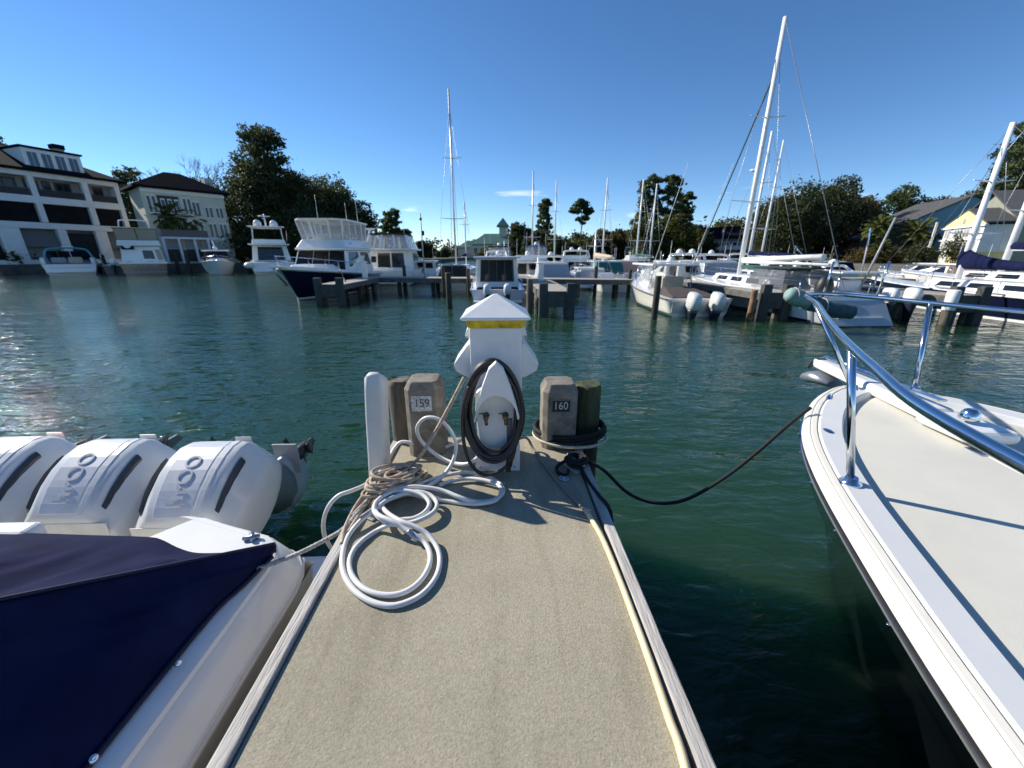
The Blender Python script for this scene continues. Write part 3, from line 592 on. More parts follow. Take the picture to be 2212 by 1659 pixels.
for s_ in (1, -1):
    secs = []
    for y, dx, k in [(-4, 0, 1), (-1, 0, 1), (.6, 0, 1), (1.38, 0, 1), (1.47, -.008, 1), (1.545, -.03, 1), (1.605, -.07, 1), (1.645, -.125, .95), (1.69, -.26, .9), (1.80, -.585, .8), (1.805, -.63, .75)]:
        secs.append([Vector((XC + s_ * (1.90 + dx + x * k), y - (x * .35 if y > 1.5 else 0) * -1, z)) for x, z in PR])
    fix_normals(MB().loft(secs, ring=False, caps=False).build('gunwale_side', GEL, lb, world=True, auto=28))
for s in (1, -1):
    MB().tube([(XC + s * 1.902, y, .628) for y in (-4, -2, 0, 1.40)] + [(XC + s * 1.885, 1.50, .628), (XC + s * 1.84, 1.60, .628)], .012, 10).build('rub_rail', M('rail_vinyl', (.62, .60, .57), .4), lb, world=True)
MB().box((XC, 1.50, .66), (2.3, .15, .26)).build('transom_coaming', GEL, lb, .03, world=True)
MB().box((XC - .2, 1.62, .80), (1.55, .10, .09)).build('transom_step', GEL, lb, .02, world=True)
MB().box((XC, 1.86, .10), (3.62, .48, .22)).build('engine_bracket', M('bracket_white', (.66, .70, .76), .4), lb, .03, world=True)
# small cleat on the quarter
MB().tube([P(525, 1163, .80), P(560, 1158, .80)], .011, 8).tube([P(543, 1151, .80), P(546, 1166, .80)], .012, 8).build('quarter_cleat', M('blue_steel', (.22, .30, .38), .3, .7), lb, world=True)
# canvas cover
A = [Vector(p) for p in ((-.935, 1.445, .862), (-1.14, 1.205, .985), (-1.389, .92, 1.132), (-1.90, .33, 1.43), (-2.40, -.25, 1.72), (XC, -.66, 1.93))]
E_ = [Vector(p) for p in ((-.940, 1.445, .862), (-1.03, 1.452, .83), (-1.12, 1.468, .806), (-1.22, 1.468, .80), (-1.323, 1.474, .80), (-1.425, 1.508, .803), (-1.518, 1.548, .81), (-1.60, 1.567, .815), (-1.874, 1.58, .822), (-2.3, 1.60, .83), (XC, 1.605, .835))]
G = [Vector(p) for p in ((-.945, 1.43, .800), (-.985, 1.28, .790), (-1.018, 1.12, .792), (-1.022, .6, .793), (-1.022, 0, .793), (-1.03, -1.2, .795))]
def resample(pl, n):
    f = catmull(pl, 10); d = [0]
    for a, b in zip(f, f[1:]): d.append(d[-1] + (b - a).length)
    o = []
    for i in range(n):
        t = d[-1] * i / (n - 1); k = 0
        while k < len(d) - 2 and d[k + 1] < t: k += 1
        w = (t - d[k]) / max(1e-9, d[k + 1] - d[k]); o.append(f[k].lerp(f[k + 1], min(1, w)))
    return o
n = 70; RA, RE, RG = resample(A, n), resample(E_, n), resample(G, n)
from mathutils import noise as mnoise
def sheet(r0, r1, m, sag, wr, fold):
    secs = []
    for j in range(m + 1):
        t = j / m; row = []
        for i in range(len(r0)):
            p = r0[i].lerp(r1[i], t); s = i / (len(r0) - 1)
            env = math.sin(math.pi * t)
            q = mnoise.noise(Vector((p.x * 2.2, p.y * 2.2, p.z * 5 + fold))) * wr + mnoise.noise(Vector((s * 26, t * 1.6, fold))) * wr * .7 * (1 - s) + abs(mnoise.noise(Vector((s * 9 + t * 3, t * 1.2 + 4, fold)))) * wr * .8
            row.append(p + Vector((q * .6, 0, q)) * env - Vector((0, 0, sag * env)))
        secs.append(row)
    return secs
cv = MB()
for sg in (1, -1):
    mir = lambda S: S if sg == 1 else [[Vector((2 * XC - p.x, p.y, p.z)) for p in row] for row in S]
    cv.loft(mir(sheet(RE, RA, 16, .024, .048, 0)), ring=False, caps=False)
    cv.loft(mir(sheet(RA, RG, 22, .02, .036, 7.7)), ring=False, caps=False)
    F0 = [Vector((XC, -.66, 1.93)), Vector((XC, -2.5, 1.7)), Vector((XC, -4.2, 1.2))]; F1 = [Vector((-1.03, -1.2, .795)), Vector((-1.04, -2.8, .8)), Vector((-1.2, -4.2, .9))]
    cv.loft(mir([resample(F0, 12), resample(F1, 12)]), ring=False, caps=False)
cover = fix_normals(cv.build('cover', NAVYC, lb, world=True))
sol = cover.modifiers.new('thick', 'SOLIDIFY'); sol.thickness = .004; sol.offset = -1
MB().tube([p + Vector((.004, 0, .003)) for p in RA], .0065, 6).build('cover_seam', M('navy_binding', (.008, .011, .04), .8), lb, world=True)
MB().tube([p + Vector((.004, -.0, .004)) for p in RG], .009, 6).build('cover_hem', M('navy_binding', (.008, .011, .04), .8), lb, world=True)
for u, v in ((378, 1431), (194, 1636)):
    c = PX(u, v, -1.0); 
    X = Matrix.Translation(c + Vector((.016, -.006, .004))) @ Vector((1, -.2, .6)).to_track_quat('Z', 'Y').to_matrix().to_4x4()
    MB().lathe([(.010, -.004), (.0105, .004), (.006, .007), (.002, .0055)], 14, X=X).build('snap', CHROME, lb, world=True)
c = P(578, 1186, .83)
MB().tube([c + Vector((.03 * math.cos(a), .022 * math.sin(a), .012 * math.sin(a * 2))) for a in [2 * math.pi * k / 16 for k in range(16)]], .008, 8, True).tube([c + Vector((-.02, -.02, 0)), c + Vector((.03, .01, -.02))], .008, 6).build('cover_tie', BLKC, lb, world=True)
# outboards, tilted up: the cowls lean in, the gearcases hang out aft
om = thing('outboard_motor', None, None, (-1.74, 1.85, 0)); MOT = om
st = [(1.846, .66, .40, .262), (1.854, .690, .36, .276), (1.90, .752, .34, .288), (1.97, .822, .33, .300), (2.05, .880, .34, .308), (2.14, .925, .37, .312), (2.23, .950, .42, .310), (2.31, .945, .48, .302), (2.38, .905, .54, .288), (2.43, .845, .60, .268), (2.455, .79, .65, .245)]
def msec(y, zt, zb, w, k=1):
    w = w * 1.08; hgt = zt - zb; pr = [(0, zt + .004), (w * .50, zt), (w * .56, zt - .008), (w * .86, zt - .30 * hgt), (w * .90, zt - .34 * hgt), (w, zt - .62 * hgt), (w * .97, zt - .80 * hgt), (w * .84, zb + .08 * hgt), (w * .6, zb), (0, zb - .005)]
    return [Vector((x - 1.74, y, z)) for x, z in pr] + [Vector((-x - 1.74, y, z)) for x, z in pr[-2:0:-1]]
fix_normals(MB().loft([msec(*q) for q in st]).build('cowl', M('engine_white', (.70, .70, .68), .24, var=.03, scale=4, coat=.35), om, .008, 2, world=True, auto=24))
def top_at(y):
    for (a, b) in zip(st, st[1:]):
        if a[0] <= y <= b[0]: k = (y - a[0]) / (b[0] - a[0]); return a[1] + (b[1] - a[1]) * k, a[3] + (b[3] - a[3]) * k
    return st[-1][1], st[-1][3]
def strip(y0, y1, f0, f1, drop, rise, n=14, side=0):     # thin raised band that follows the cowl's upper face
    secs = []
    for i in range(n + 1):
        y = y0 + (y1 - y0) * i / n; z, w = top_at(y)
        secs.append([Vector((w * f0 - 1.74, y, z - drop + rise)), Vector((w * f1 - 1.74, y, z - drop * 1.5 + rise)), Vector((w * f1 - 1.74, y, z - .03 - drop)), Vector((w * f0 - 1.74, y, z - .03 - drop))])
    return secs
fix_normals(MB().loft(strip(1.858, 2.32, -.44, .30, 0, .005), smooth=False).build('cowl_band', M('engine_band', (.66, .67, .68), .3, coat=.3), om, .004, world=True))
for f in (.69, -.78):
    fix_normals(MB().loft(strip(1.90, 2.18, f, f + .055, .048, .015), smooth=False).build('vent_slot', DKGREY, om, world=True))
fix_normals(MB().loft(strip(1.852, 2.34, .34, .47, .002, .009), smooth=False).build('cowl_ridge', M('engine_white', ), om, .004, world=True))
fix_normals(MB().box((-1.74, 1.846, .55), (.50, .008, .19)).build('cowl_end', M('engine_end', (.74, .72, .66), .35), om, .01, world=True))
tx = text_mesh('hrOO', .128, .0025); m2 = MB()
for v in tx.v:                        # wrap the raised characters over the curved band
    y = 2.015 + v.x * .80; m2.v.append(Vector((-1.755 - v.y * .95, y, top_at(y)[0] + .010 + v.z)))
m2.f = tx.f; m2.s = tx.s; m2.build('embossed_lettering', M('lettering_pearl', (.66, .66, .64), .2, coat=.5), om, world=True)
def ring8(c, a, b, ax_y=0):           # box-like ring in the x-z plane at y
    return [Vector((c[0] + a * math.cos(t), c[1], c[2] + b * math.sin(t))) for t in [2 * math.pi * k / 14 for k in range(14)]]
MB().loft([ring8((-1.74, 2.10, .40), .23, .16), ring8((-1.74, 2.30, .50), .245, .20), ring8((-1.74, 2.46, .50), .235, .24), ring8((-1.74, 2.62, .40), .20, .26), ring8((-1.74, 2.76, .32), .14, .24), ring8((-1.74, 2.88, .27), .10, .2)]).build('midsection', M('mid_grey', (.16, .165, .175), .35, var=.05), om, world=True)
MB().loft([ring8((-1.72, 2.80, .28), .085, .24), ring8((-1.72, 2.95, .27), .066, .25), ring8((-1.72, 3.06, .25), .055, .22), ring8((-1.72, 3.14, .22), .045, .16)]).build('gearcase', M('gearcase_grey', (.42, .44, .46), .35, var=.05), om, world=True)
MB().box((-1.71, 2.93, .47), (.20, .022, .27)).build('antiventilation_plate', M('gearcase_grey'), om, .008, world=True)
MB().box((-1.66, 2.42, .90), (.11, .010, .05)).build('lifting_plate', M('gearcase_grey'), om, .005, world=True)
MB().loft([ring8((-1.70, 3.04, .42), .03, .05), ring8((-1.70, 3.10, .43), .05, .06), ring8((-1.70, 3.22, .44), .035, .045)]).build('propeller_hub', M('prop_bronze', (.075, .06, .048), .5, .6), om, world=True)
for k in range(3):
    a = k * 2.094 + .4; pm = MB()
    pm.hexa([Vector((-1.74 + math.cos(a + q) * rr, 3.15 + dy, .43 + math.sin(a + q) * rr)) for rr, q, dy in ((.04, -.3, -.02), (.15, -.5, -.04), (.16, .3, .05), (.04, .4, .03))], [Vector((-1.74 + math.cos(a + q) * rr, 3.16 + dy, .43 + math.sin(a + q) * rr)) for rr, q, dy in ((.04, -.3, -.02), (.15, -.5, -.04), (.16, .3, .05), (.04, .4, .03))])
    fix_normals(pm.build('propeller_blade', M('prop_dark', (.03, .03, .035), .4, .6), om, world=True))
fix_normals(MB().hexa([Vector((-1.752, 3.22, .30)), Vector((-1.728, 3.22, .30)), Vector((-1.728, 3.46, .36)), Vector((-1.752, 3.46, .36))], [Vector((-1.752, 3.2, .42)), Vector((-1.728, 3.2, .42)), Vector((-1.728, 3.42, .42)), Vector((-1.752, 3.42, .42))]).build('skeg', M('mid_grey'), om, world=True))
om.parent = lb; om.matrix_parent_inverse = MW[lb].inverted()
for k in (1, 2, 3):
    c = copy_tree(om, lb); c.matrix_parent_inverse = MW[lb].inverted(); c.location = (-1.74 - .68 * k, 1.85 + .055 * min(k, 2), 0)

# ================================================================== RIGHT BOAT: white bow with rail
rb = thing('bowrider_boat', 'white boat bow with beige deck, stainless bow rail and anchor pulpit right of the pier', 'boat', (2.65, 2.5, 0), -6)
HT = [(0.0, 0.0), (-.03, .15), (-.09, .27), (-.2, .41), (-.34, .55), (-.52, .69), (-.76, .84), (-1.1, .985), (-1.54, 1.125), (-2.12, 1.28), (-2.8, 1.41), (-3.8, 1.50), (-5.2, 1.55), (-7.5, 1.50)]
def zc(s): return 1.075 + .165 * max(0., (s + 3.4) / 3.4) ** 1.6
half = catmull([(h, s, 0) for s, h in HT], 4)
ol = [Vector((-p.x, p.y)) for p in half[::-1]] + [Vector((p.x, p.y)) for p in half[1:]]
nr = []
for i in range(len(ol)):
    d = ol[min(i + 1, len(ol) - 1)] - ol[max(i - 1, 0)]; d.normalize(); nr.append(Vector((-d.y, d.x)))
def band(prof, name, mat, smooth=True):
    secs = []
    for p, n_ in zip(ol, nr):
        q = []
        for off, dz in prof:
            x, y = p.x + n_.x * off, p.y + n_.y * off
            if abs(p.x) > 0.001 and (x * p.x) < 0: x = 0
            q.append(Vector((x, y, zc(p.y) + dz)))
        secs.append(q)
    return fix_normals(MB().loft(secs, ring=False, caps=False, smooth=smooth).build(name, mat, rb, auto=26))
SIDED = M('side_deck_gelcoat', (.64, .645, .64), .6, var=.03, scale=3)
NSK = M('nonskid_deck', (.62, .60, .525), .85, var=.04, scale=3, bump=.0012, bscale=500)
band([(-.182, -.045), (-.172, -.006), (-.166, 0), (-.072, .005), (-.065, .002)], 'side_deck', SIDED)
band([(-.066, .002), (-.060, -.004), (-.054, .003), (-.034, .001), (-.030, -.005), (-.024, -.001), (-.010, -.006), (.003, -.020), (.006, -.040), (-.003, -.050)], 'gunwale_moulding', M('moulding_cream', (.70, .67, .59), .5, var=.03))
band([(.000, -.066), (.012, -.068), (.012, -.075), (.000, -.079)], 'rub_strip', CHROME)
band([(-.006, -.048), (.002, -.051), (.002, -.066), (-.008, -.085)], 'rub_rail', BLACK)
for i in range(6, len(ol) // 2 + 6, 3):
    q = ol[i] + nr[i] * .015; MB().ell((q.x, q.y, zc(q.y) - .0715), (.006, .006, .004), 8, 4).build('screw', CHROME, rb)
inner = [Vector((p.x + n_.x * -.176 if abs(p.x) > .18 else 0, min(p.y + n_.y * -.176, -.19), zc(p.y) - .040)) for p, n_ in zip(ol, nr)]
hlf = len(inner) // 2; rows = []
for i in range(hlf + 1):
    a, b = inner[i], inner[len(inner) - 1 - i]
    rows.append([a.lerp(b, k / 8) + Vector((0, 0, .018 * math.sin(math.pi * k / 8))) for k in range(9)])
fix_normals(MB().loft(rows, ring=False, caps=False).build('foredeck', NSK, rb))
secs = []
for p, n_ in zip(ol, nr):
    z = zc(p.y); k = max(0., 1 + p.y / 3.0)
    q = []
    for f, zz, aft in ((.998, z - .06, 0), (.90, z - .3, .03), (.74, z * .5, .14), (.60, .12, .30), (.48, -.25, .5), (0, -.6, .8)):
        q.append(Vector((p.x * (1 - (1 - f) * (.95 + .05 * k)) if f else 0, p.y - aft * k * .9, zz)))
    secs.append(q)
fix_normals(MB().loft(secs, ring=False, caps=False).build('hull', M('black_hull_paint', (.006, .008, .010), .12, var=.1, coat=.4), rb))
MB().box((0, -7.45, .45), (3.2, .1, 1.3)).build('transom', GEL, rb, .02)
TB(-6.2, -4.3, .75, 1.05, -6.1, -4.6, .68, 1.75).block('console', GEL, rb, .08)
# pulpit and anchor
pl = MB(); pl.hexa([Vector(p) for p in ((-.105, -.55, 1.205), (.105, -.55, 1.205), (.07, .43, 1.235), (-.07, .43, 1.235))], [Vector(p) for p in ((-.09, -.55, 1.268), (.09, -.55, 1.268), (.06, .46, 1.305), (-.06, .46, 1.305))]); pl.build('pulpit', GEL, rb, .022, 3)
MB().box((.0, -.70, 1.225), (.26, .30, .07)).build('anchor_locker', GEL, rb, .03, 3)
MB().box((0, -.15, 1.318), (.05, .8, .012)).build('chain_channel', CHROME, rb, .003)
MB().tube([(-.05, .42, 1.27), (.05, .42, 1.27)], .04, 14).build('bow_roller', BLACK, rb)
an = MB(); an.tube([(0, -.05, 1.33), (0, .40, 1.325), (0, .52, 1.26), (0, .56, 1.19)], .014, 8)
an.build('anchor_shank', CHROME, rb)
fl = MB(); fl.loft([[Vector((.02 * math.cos(a), .58 , 1.10 + .02 * math.sin(a))) for a in [2 * math.pi * k / 10 for k in range(10)]], [Vector((.10 * math.cos(a), .50, 1.13 + .05 * math.sin(a))) for a in [2 * math.pi * k / 10 for k in range(10)]], [Vector((.13 * math.cos(a), .36, 1.17 + .06 * math.sin(a))) for a in [2 * math.pi * k / 10 for k in range(10)]], [Vector((.06 * math.cos(a), .24, 1.15 + .03 * math.sin(a))) for a in [2 * math.pi * k / 10 for k in range(10)]]])
fl.build('anchor_fluke', M('galvanised', (.40, .42, .45), .35, .7, var=.1), rb)
MB().lathe([(.04, 0), (.042, .01), (.035, .035), (.028, .05), (.015, .058)], 16, (-.02, -.72, 1.28)).build('windlass', CHROME, rb)
# rail, stanchions and their feet
RT = [(-6.5, 1.49, 1.70), (-5.0, 1.53, 1.70), (-3.6, 1.51, 1.71), (-2.7, 1.46, 1.72), (-1.89, 1.345, 1.735), (-1.45, 1.18, 1.75), (-.95, .945, 1.763), (-.45, .68, 1.775), (.02, .42, 1.785), (.40, .25, 1.792), (.58, .13, 1.796), (.63, 0, 1.797)]
rp_ = [(-x, y, z) for y, x, z in RT] + [(x, y, z) for y, x, z in RT[-2::-1]]
MB().tube(catmull(rp_, 8), .0158, 12).build('bow_rail', CHROME, rb)
def rail_at(s):
    for a, b in zip(RT, RT[1:]):
        if a[0] <= s <= b[0]: k = (s - a[0]) / (b[0] - a[0]); return a[1] + (b[1] - a[1]) * k, a[2] + (b[2] - a[2]) * k
def half_at(s):
    t = sorted(HT)
    for a, b in zip(t, t[1:]):
        if a[0] <= s <= b[0]: k = (s - a[0]) / (b[0] - a[0]); return a[1] + (b[1] - a[1]) * k
for s0, s1, inset in ((-1.2, -1.17, .10), (-.12, .12, .15), (-2.9, -2.85, .10), (-4.6, -4.55, .10)):
    for sg in (-1, 1):
        bx_, tx_ = half_at(s0) - inset, rail_at(s1)
        bx_ = bx_ if s0 < -.5 else .15 if sg < 0 else .24
        b0 = Vector((sg * bx_, s0, zc(s0) + .003)); b1 = Vector((sg * tx_[0], s1, tx_[1]))
        MB().tube([b0, b1], .0150, 12).build('stanchion', CHROME, rb)
        MB().lathe([(.040, -.004), (.041, .006), (.026, .012), (.022, .03)], 16, b0).build('stanchion_foot', CHROME, rb)
# pop-up cleat, chock, hatch seam with latches, small fittings
rv = lambda u, v, z: MW[rb].inverted() @ P(u, v, z)
c = rv(1786, 938, 1.17); MB().ell(c + Vector((0, 0, .008)), (.035, .05, .022)).build('popup_cleat', CHROME, rb); 
c = rv(1797, 868, 1.19); MB().tube([c + Vector((-.07, -.09, .0)), c + Vector((-.05, -.03, .035)), c + Vector((0, .03, .035)), c + Vector((.05, .08, .0))], .013, 8).build('chock', CHROME, rb)
zq = 1.16
a, b = rv(1958, 903, zq), rv(2212, 1030, zq - .02); a.z = zc(a.y) - .022; b.z = zc(b.y) - .020
MB().hexa([a + Vector((-.006, 0, -.003)), a + Vector((.006, 0, -.003)), b + Vector((.006, 0, -.003)), b + Vector((-.006, 0, -.003))], [a + Vector((-.006, 0, .004)), a + Vector((.006, 0, .004)), b + Vector((.006, 0, .004)), b + Vector((-.006, 0, .004))]).build('hatch_seam', GEL, rb, .002)
for u, v in ((1992, 921), (2110, 976)):
    c = rv(u, v, zq); c.z = zc(c.y) - .018
    MB().box(c, (.05, .085, .010)).build('hatch_latch', CHROME, rb, .004)

# ================================================================== DOCKS ACROSS THE FAIRWAY
def zat(v, Y): return D(1106, v, Y).z
def gx(u, Y): return D(u, 550, Y).x
def finger(x0, x1, y0, y1, label, posts=True, group='finger piers across the fairway', nmid=3):
    t = thing('finger_pier', label, 'pier', ((x0 + x1) / 2, y0, 0), 0, group)
    MB().box(((x0 + x1) / 2, (y0 + y1) / 2, DK - .07), (x1 - x0, y1 - y0, .14)).build('deck', CONC, t, .01, world=True)
    for x in (x0 - .03, x1 + .03): MB().box((x, (y0 + y1) / 2, DK - .12), (.05, y1 - y0, .22)).build('edge_board', DOCKG, t, world=True)
    if posts:
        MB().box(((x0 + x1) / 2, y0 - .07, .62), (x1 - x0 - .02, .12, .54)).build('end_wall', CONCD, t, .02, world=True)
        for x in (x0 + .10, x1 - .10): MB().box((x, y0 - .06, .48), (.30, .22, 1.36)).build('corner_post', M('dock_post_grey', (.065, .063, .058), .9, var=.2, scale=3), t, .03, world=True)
    for i in range(nmid):
        y = y0 + .15 + (y1 - y0 - .3) * i / max(1, nmid - 1)
        for x in (x0 + .22, x1 - .22): MB().tube([(x, y, -1.5), (x + .01, y, DK - .1)], .11, 10).build('pile', PILEW if (i % 2 == 0) else PILED, t, world=True)
    return t
finger(-7.85, -6.72, 17.35, 22.6, 'grey finger pier end with concrete wall beside the navy trawler')
finger(1.50, 2.66, 13.72, 20.2, 'grey finger pier end with a tall concrete wall behind the power pedestal')
finger(8.90, 9.85, 13.0, 22.2, 'dark finger pier end between the twin outboard boat and the white sloop')
finger(14.25, 15.35, 11.95, 21.0, 'finger pier end with a white corner pile by the blue sloop')
pile('mooring_pile', 14.12, 11.75, .13, 1.02, 'rust stained pile with a white sleeve at the finger end by the blue sloop', PILEW)
MB_ = MB().lathe([(.15, .45), (.155, .46), (.155, 1.04), (.12, 1.07)], 14, (14.12, 11.75, 0)); tag(MB_.build('pile_sleeve', TRIM), 'white plastic sleeve on the rust stained pile', 'sleeve')
def walkway(name, a, b, w, label, n):
    a, b = Vector(a), Vector(b); d = (b - a); Ld = d.length; rz = math.degrees(math.atan2(d.y, d.x))
    t = thing(name, label, 'dock', (a.x, a.y, 0), rz)
    MB().box((Ld / 2, 0, DK - .06), (Ld, w, .12)).build('deck', CONC, t, .01)
    for s in (-1, 1): MB().box((Ld / 2, s * (w / 2 + .02), DK - .14), (Ld, .05, .24)).build('edge_beam', DOCKG, t)
    for i in range(n):
        for s in (-1, 1): MB().tube([(.4 + (Ld - .8) * i / (n - 1), s * (w / 2 - .25), -1.5), (.4 + (Ld - .8) * i / (n - 1), s * (w / 2 - .25), DK - .1)], .12, 10).build('pile', PILED if i % 3 else PILEW, t)
    return t
walkway('main_dock', (-7.9, 23.4, 0), (8.6, 20.55, 0), 1.3, 'long grey walkway dock crossing behind the power pedestal', 9)
walkway('main_dock', (9.9, 22.9, 0), (34, 19.5, 0), 1.3, 'long walkway dock behind the sloops on the right', 9)
pile('mooring_pile', gx(965, 15.8), 15.9, .115, 1.42, 'single dark mooring pile standing in open water before the grey walkway', PILED)
pile('mooring_pile', 5.35, 13.05, .105, 1.43, 'slim dark mooring pile in front of the twin outboard boat', PILED)
pile('mooring_pile', 1.20, 14.7, .12, 1.25, 'short pale pile beside the pilothouse boat', PILEW)
pile('mooring_pile', 8.62, 12.95, .10, .98, 'rusty brown pile at the corner of the dark finger pier', M('rusty_pile', (.30, .17, .08), .9, var=.25, scale=6, dark=(.06, .04, .025)))
for u, Y, h, lab in ((955, 21.4, 1.45, 'behind the single mooring pile'), (1010, 21.2, 1.4, 'just left of the pilothouse boat'), (1290, 21.5, 1.5, 'behind the runabout with grey cover'), (1365, 20.9, 1.35, 'at the bow of the twin outboard boat'), (870, 23.8, 1.5, 'beside the black edged motor yacht')):
    pile('walkway_pile', gx(u, Y), Y, .10, h, 'dark pile rising from the grey walkway ' + lab, PILED, 'piles along the grey walkway')

# ================================================================== BOAT KIT
def hull_parts(t, Ln, B, f0, f1, mat, tw=.9, fine=2.3, rake=.13, flare=.88, boot=None, stripe=None, draft=.32, deck=GEL, n=16, trim=None, railmat=None):
    def b(s): return B / 2 * (tw + (1 - tw) * min(1, s / .4)) * (1 - max(0, (s - .36) / .64) ** fine)
    def zs(s): return f0 + (f1 - f0) * s ** 1.5
    def hb(s, z):
        w = flare * (1 - .45 * s ** 4); k = min(1, max(0, z / zs(s)))
        if z < 0: return b(s) * w * max(0, 1 - (-z / draft) ** 1.5)
        return b(s) * (w + (1 - w) * k ** 1.2)
    def yy(s, z): return s * Ln - rake * Ln * s ** 2.5 * (1 - min(1, max(-.3, z / zs(s))))
    S = [i / n for i in range(n)] + [.985, 1.0]; secs = []
    for s in S:
        zz = [zs(s), zs(s) * .72, zs(s) * .4, .08, -.08, -draft]
        q = [Vector((hb(s, z), yy(s, z), z)) for z in zz]
        secs.append(q + [Vector((-p.x, p.y, p.z)) for p in q[-2::-1]])
    m = MB(); m.loft(secs, ring=False, caps=False); m.f.append(list(range(len(secs[0])))); m.s.append(False)
    fix_normals(m.build('hull', mat, t))
    m = MB(); m.loft([[Vector((-b(s) * .985, s * Ln - .01, zs(s) - .02)), Vector((0, s * Ln - .01, zs(s) + .03 * B * s)), Vector((b(s) * .985, s * Ln - .01, zs(s) - .02))] for s in S], ring=False, caps=False); fix_normals(m.build('deck', deck, t))
    m = MB()
    for sg in (-1, 1): m.tube([(sg * (b(s) + .008), s * Ln, zs(s) - .02) for s in S], .028, 6)
    m.build('rub_rail', railmat or trim or GEL, t)
    for nm, mt, z0, z1 in (('boot_stripe', boot, .01, .10), ('hull_stripe', stripe, None, None)):
        if mt is None: continue
        for sg in (-1, 1):
            m = MB(); rows = []
            for s in S:
                a0, a1 = (z0, z1) if z0 is not None else (zs(s) * .80, zs(s) * .90)
                rows.append([Vector((sg * (hb(s, a0) + .006), yy(s, a0), a0)), Vector((sg * (hb(s, a1) + .006), yy(s, a1), a1))])
            m.loft(rows, ring=False, caps=False); o = fix_normals(m.build(nm, mt, t))
    return b, zs
def bow_rail(t, b, zs, Ln, s0=.5, h=.42, n=6, mat=None, inset=.94):
    S = [s0 + (1 - s0) * i / 10 for i in range(11)]
    pth = [(-b(s) * inset, s * Ln, zs(s) + h) for s in S[:-1]] + [(0, Ln * 1.01, zs(1) + h)] + [(b(s) * inset, s * Ln, zs(s) + h) for s in S[-2::-1]]
    MB().tube(catmull(pth, 3), .018, 6).build('bow_rail', mat or CHROME, t)
    for i in range(n):
        s = s0 + (.97 - s0) * i / (n - 1)
        for sg in (-1, 1): MB().tube([(sg * b(s) * inset, s * Ln - .05, zs(s)), (sg * b(s) * inset, s * Ln, zs(s) + h)], .014, 6).build('stanchion', mat or CHROME, t)
def whip(t, x, y, z, h, lean=0, mat=None, r=.014): MB().tube([(x, y, z), (x + lean * .3, y - lean, z + h)], [r, r * .5], 6).build('antenna', mat or WMAST, t)
def radar_arch(t, y, w, z0, z1, mat=GEL, th=.10):
    m = MB(); pth = catmull([(-w, y - .35, z0), (-w * .95, y - .1, z0 + (z1 - z0) * .6), (-w * .75, y + .05, z1), (w * .75, y + .05, z1), (w * .95, y - .1, z0 + (z1 - z0) * .6), (w, y - .35, z0)], 5)
    m.tube(pth, th, 8); m.build('radar_arch', mat, t)
def dome(t, x, y, z, r=.22): MB().lathe([(r * .5, -.02), (r * .95, .02), (r, r * .6), (r * .8, r * 1.2), (r * .35, r * 1.55), (.02, r * 1.62)], 14, (x, y, z)).build('radar_dome', GEL, t)
def outboard(t, x, y, z, s=1., mat=None, tilt=0):
    o = thing('outboard_motor', None, None); o.parent = t; o.location = (x, y, z); o.rotation_euler = (R(tilt), 0, 0); o.scale = (s, s, s)
    def rg(w, d, z, yo=0): return [Vector((w * math.copysign(abs(math.cos(a)) ** .7, math.cos(a)), yo + d * math.copysign(abs(math.sin(a)) ** .7, math.sin(a)), z)) for a in [2 * math.pi * k / 14 for k in range(14)]]
    MB().loft([rg(.16, .22, .0, -.28), rg(.20, .30, .10, -.30), (rg(.21, .32, .30, -.32)), rg(.20, .30, .45, -.30), rg(.15, .24, .55, -.27), rg(.05, .1, .585, -.26)]).build('cowl', mat or GEL, o)
    MB().loft([rg(.17, .24, .06, -.30), rg(.16, .22, -.10, -.30), rg(.12, .18, -.30, -.31), rg(.06, .14, -.75, -.32)]).build('leg', M('leg_navy', (.018, .024, .045), .35), o)
    MB().box((0, -.36, -.62), (.24, .36, .018)).build('antiventilation_plate', DKGREY, o)
    MB().tube([(0, -.10, -.84), (0, -.3, -.84), (0, -.52, -.84), (0, -.60, -.84)], [.02, .06, .065, .03], 10).build('gearcase', DKGREY, o)
    MB().box((0, -.16, .05), (.16, .22, .30)).build('mount_bracket', DKGREY, o)
    return o
def fender(t, x, y, z): MB().lathe([(.02, -.24), (.09, -.2), (.10, 0), (.09, .2), (.02, .24)], 10, (x, y, z)).build('fender', GEL, t)
def stern_platform(t, B, z=.16, d=.5, mat=GEL): MB().box((0, -d / 2, z), (B * .88, d, .07)).build('swim_platform', mat, t, .02)

# ------------------------------------------------------------------ navy trawler, bow to the fairway
Lw = 9.4; t = thing('trawler_yacht', 'navy hulled trawler with white house and vinyl enclosed flybridge', 'boat', (-9.75, 18.25 + Lw, 0), 180); TR = t
b, zs = hull_parts(t, Lw, 3.7, .95, 1.52, NAVYH, tw=.93, fine=2.6, rake=.13, flare=.82, boot=TRIM, trim=GEL)
m = MB()
for sg in (-1, 1): m.loft([[Vector((sg * (b(s) + .006), s * Lw, zs(s) - .10)), Vector((sg * (b(s) + .010), s * Lw, zs(s) + .10)), Vector((sg * (b(s) - .05), s * Lw, zs(s) + .10)), Vector((sg * (b(s) - .05), s * Lw, zs(s) - .02))] for s in [i / 14 * .995 for i in range(15)]], ring=True, caps=False)
fix_normals(m.build('bulwark', GEL, t))
TB(5.3, 7.6, 1.15, 1.25, 5.3, 7.2, 1.0, 1.62, w1=.75, W1=.6).block('trunk_cabin', GEL, t, .06)
hs_ = TB(.9, 5.55, 1.55, 1.0, 1.2, 4.85, 1.40, 2.34, w1=1.5, W1=1.3); hs_.block('deckhouse', GEL, t, .04)
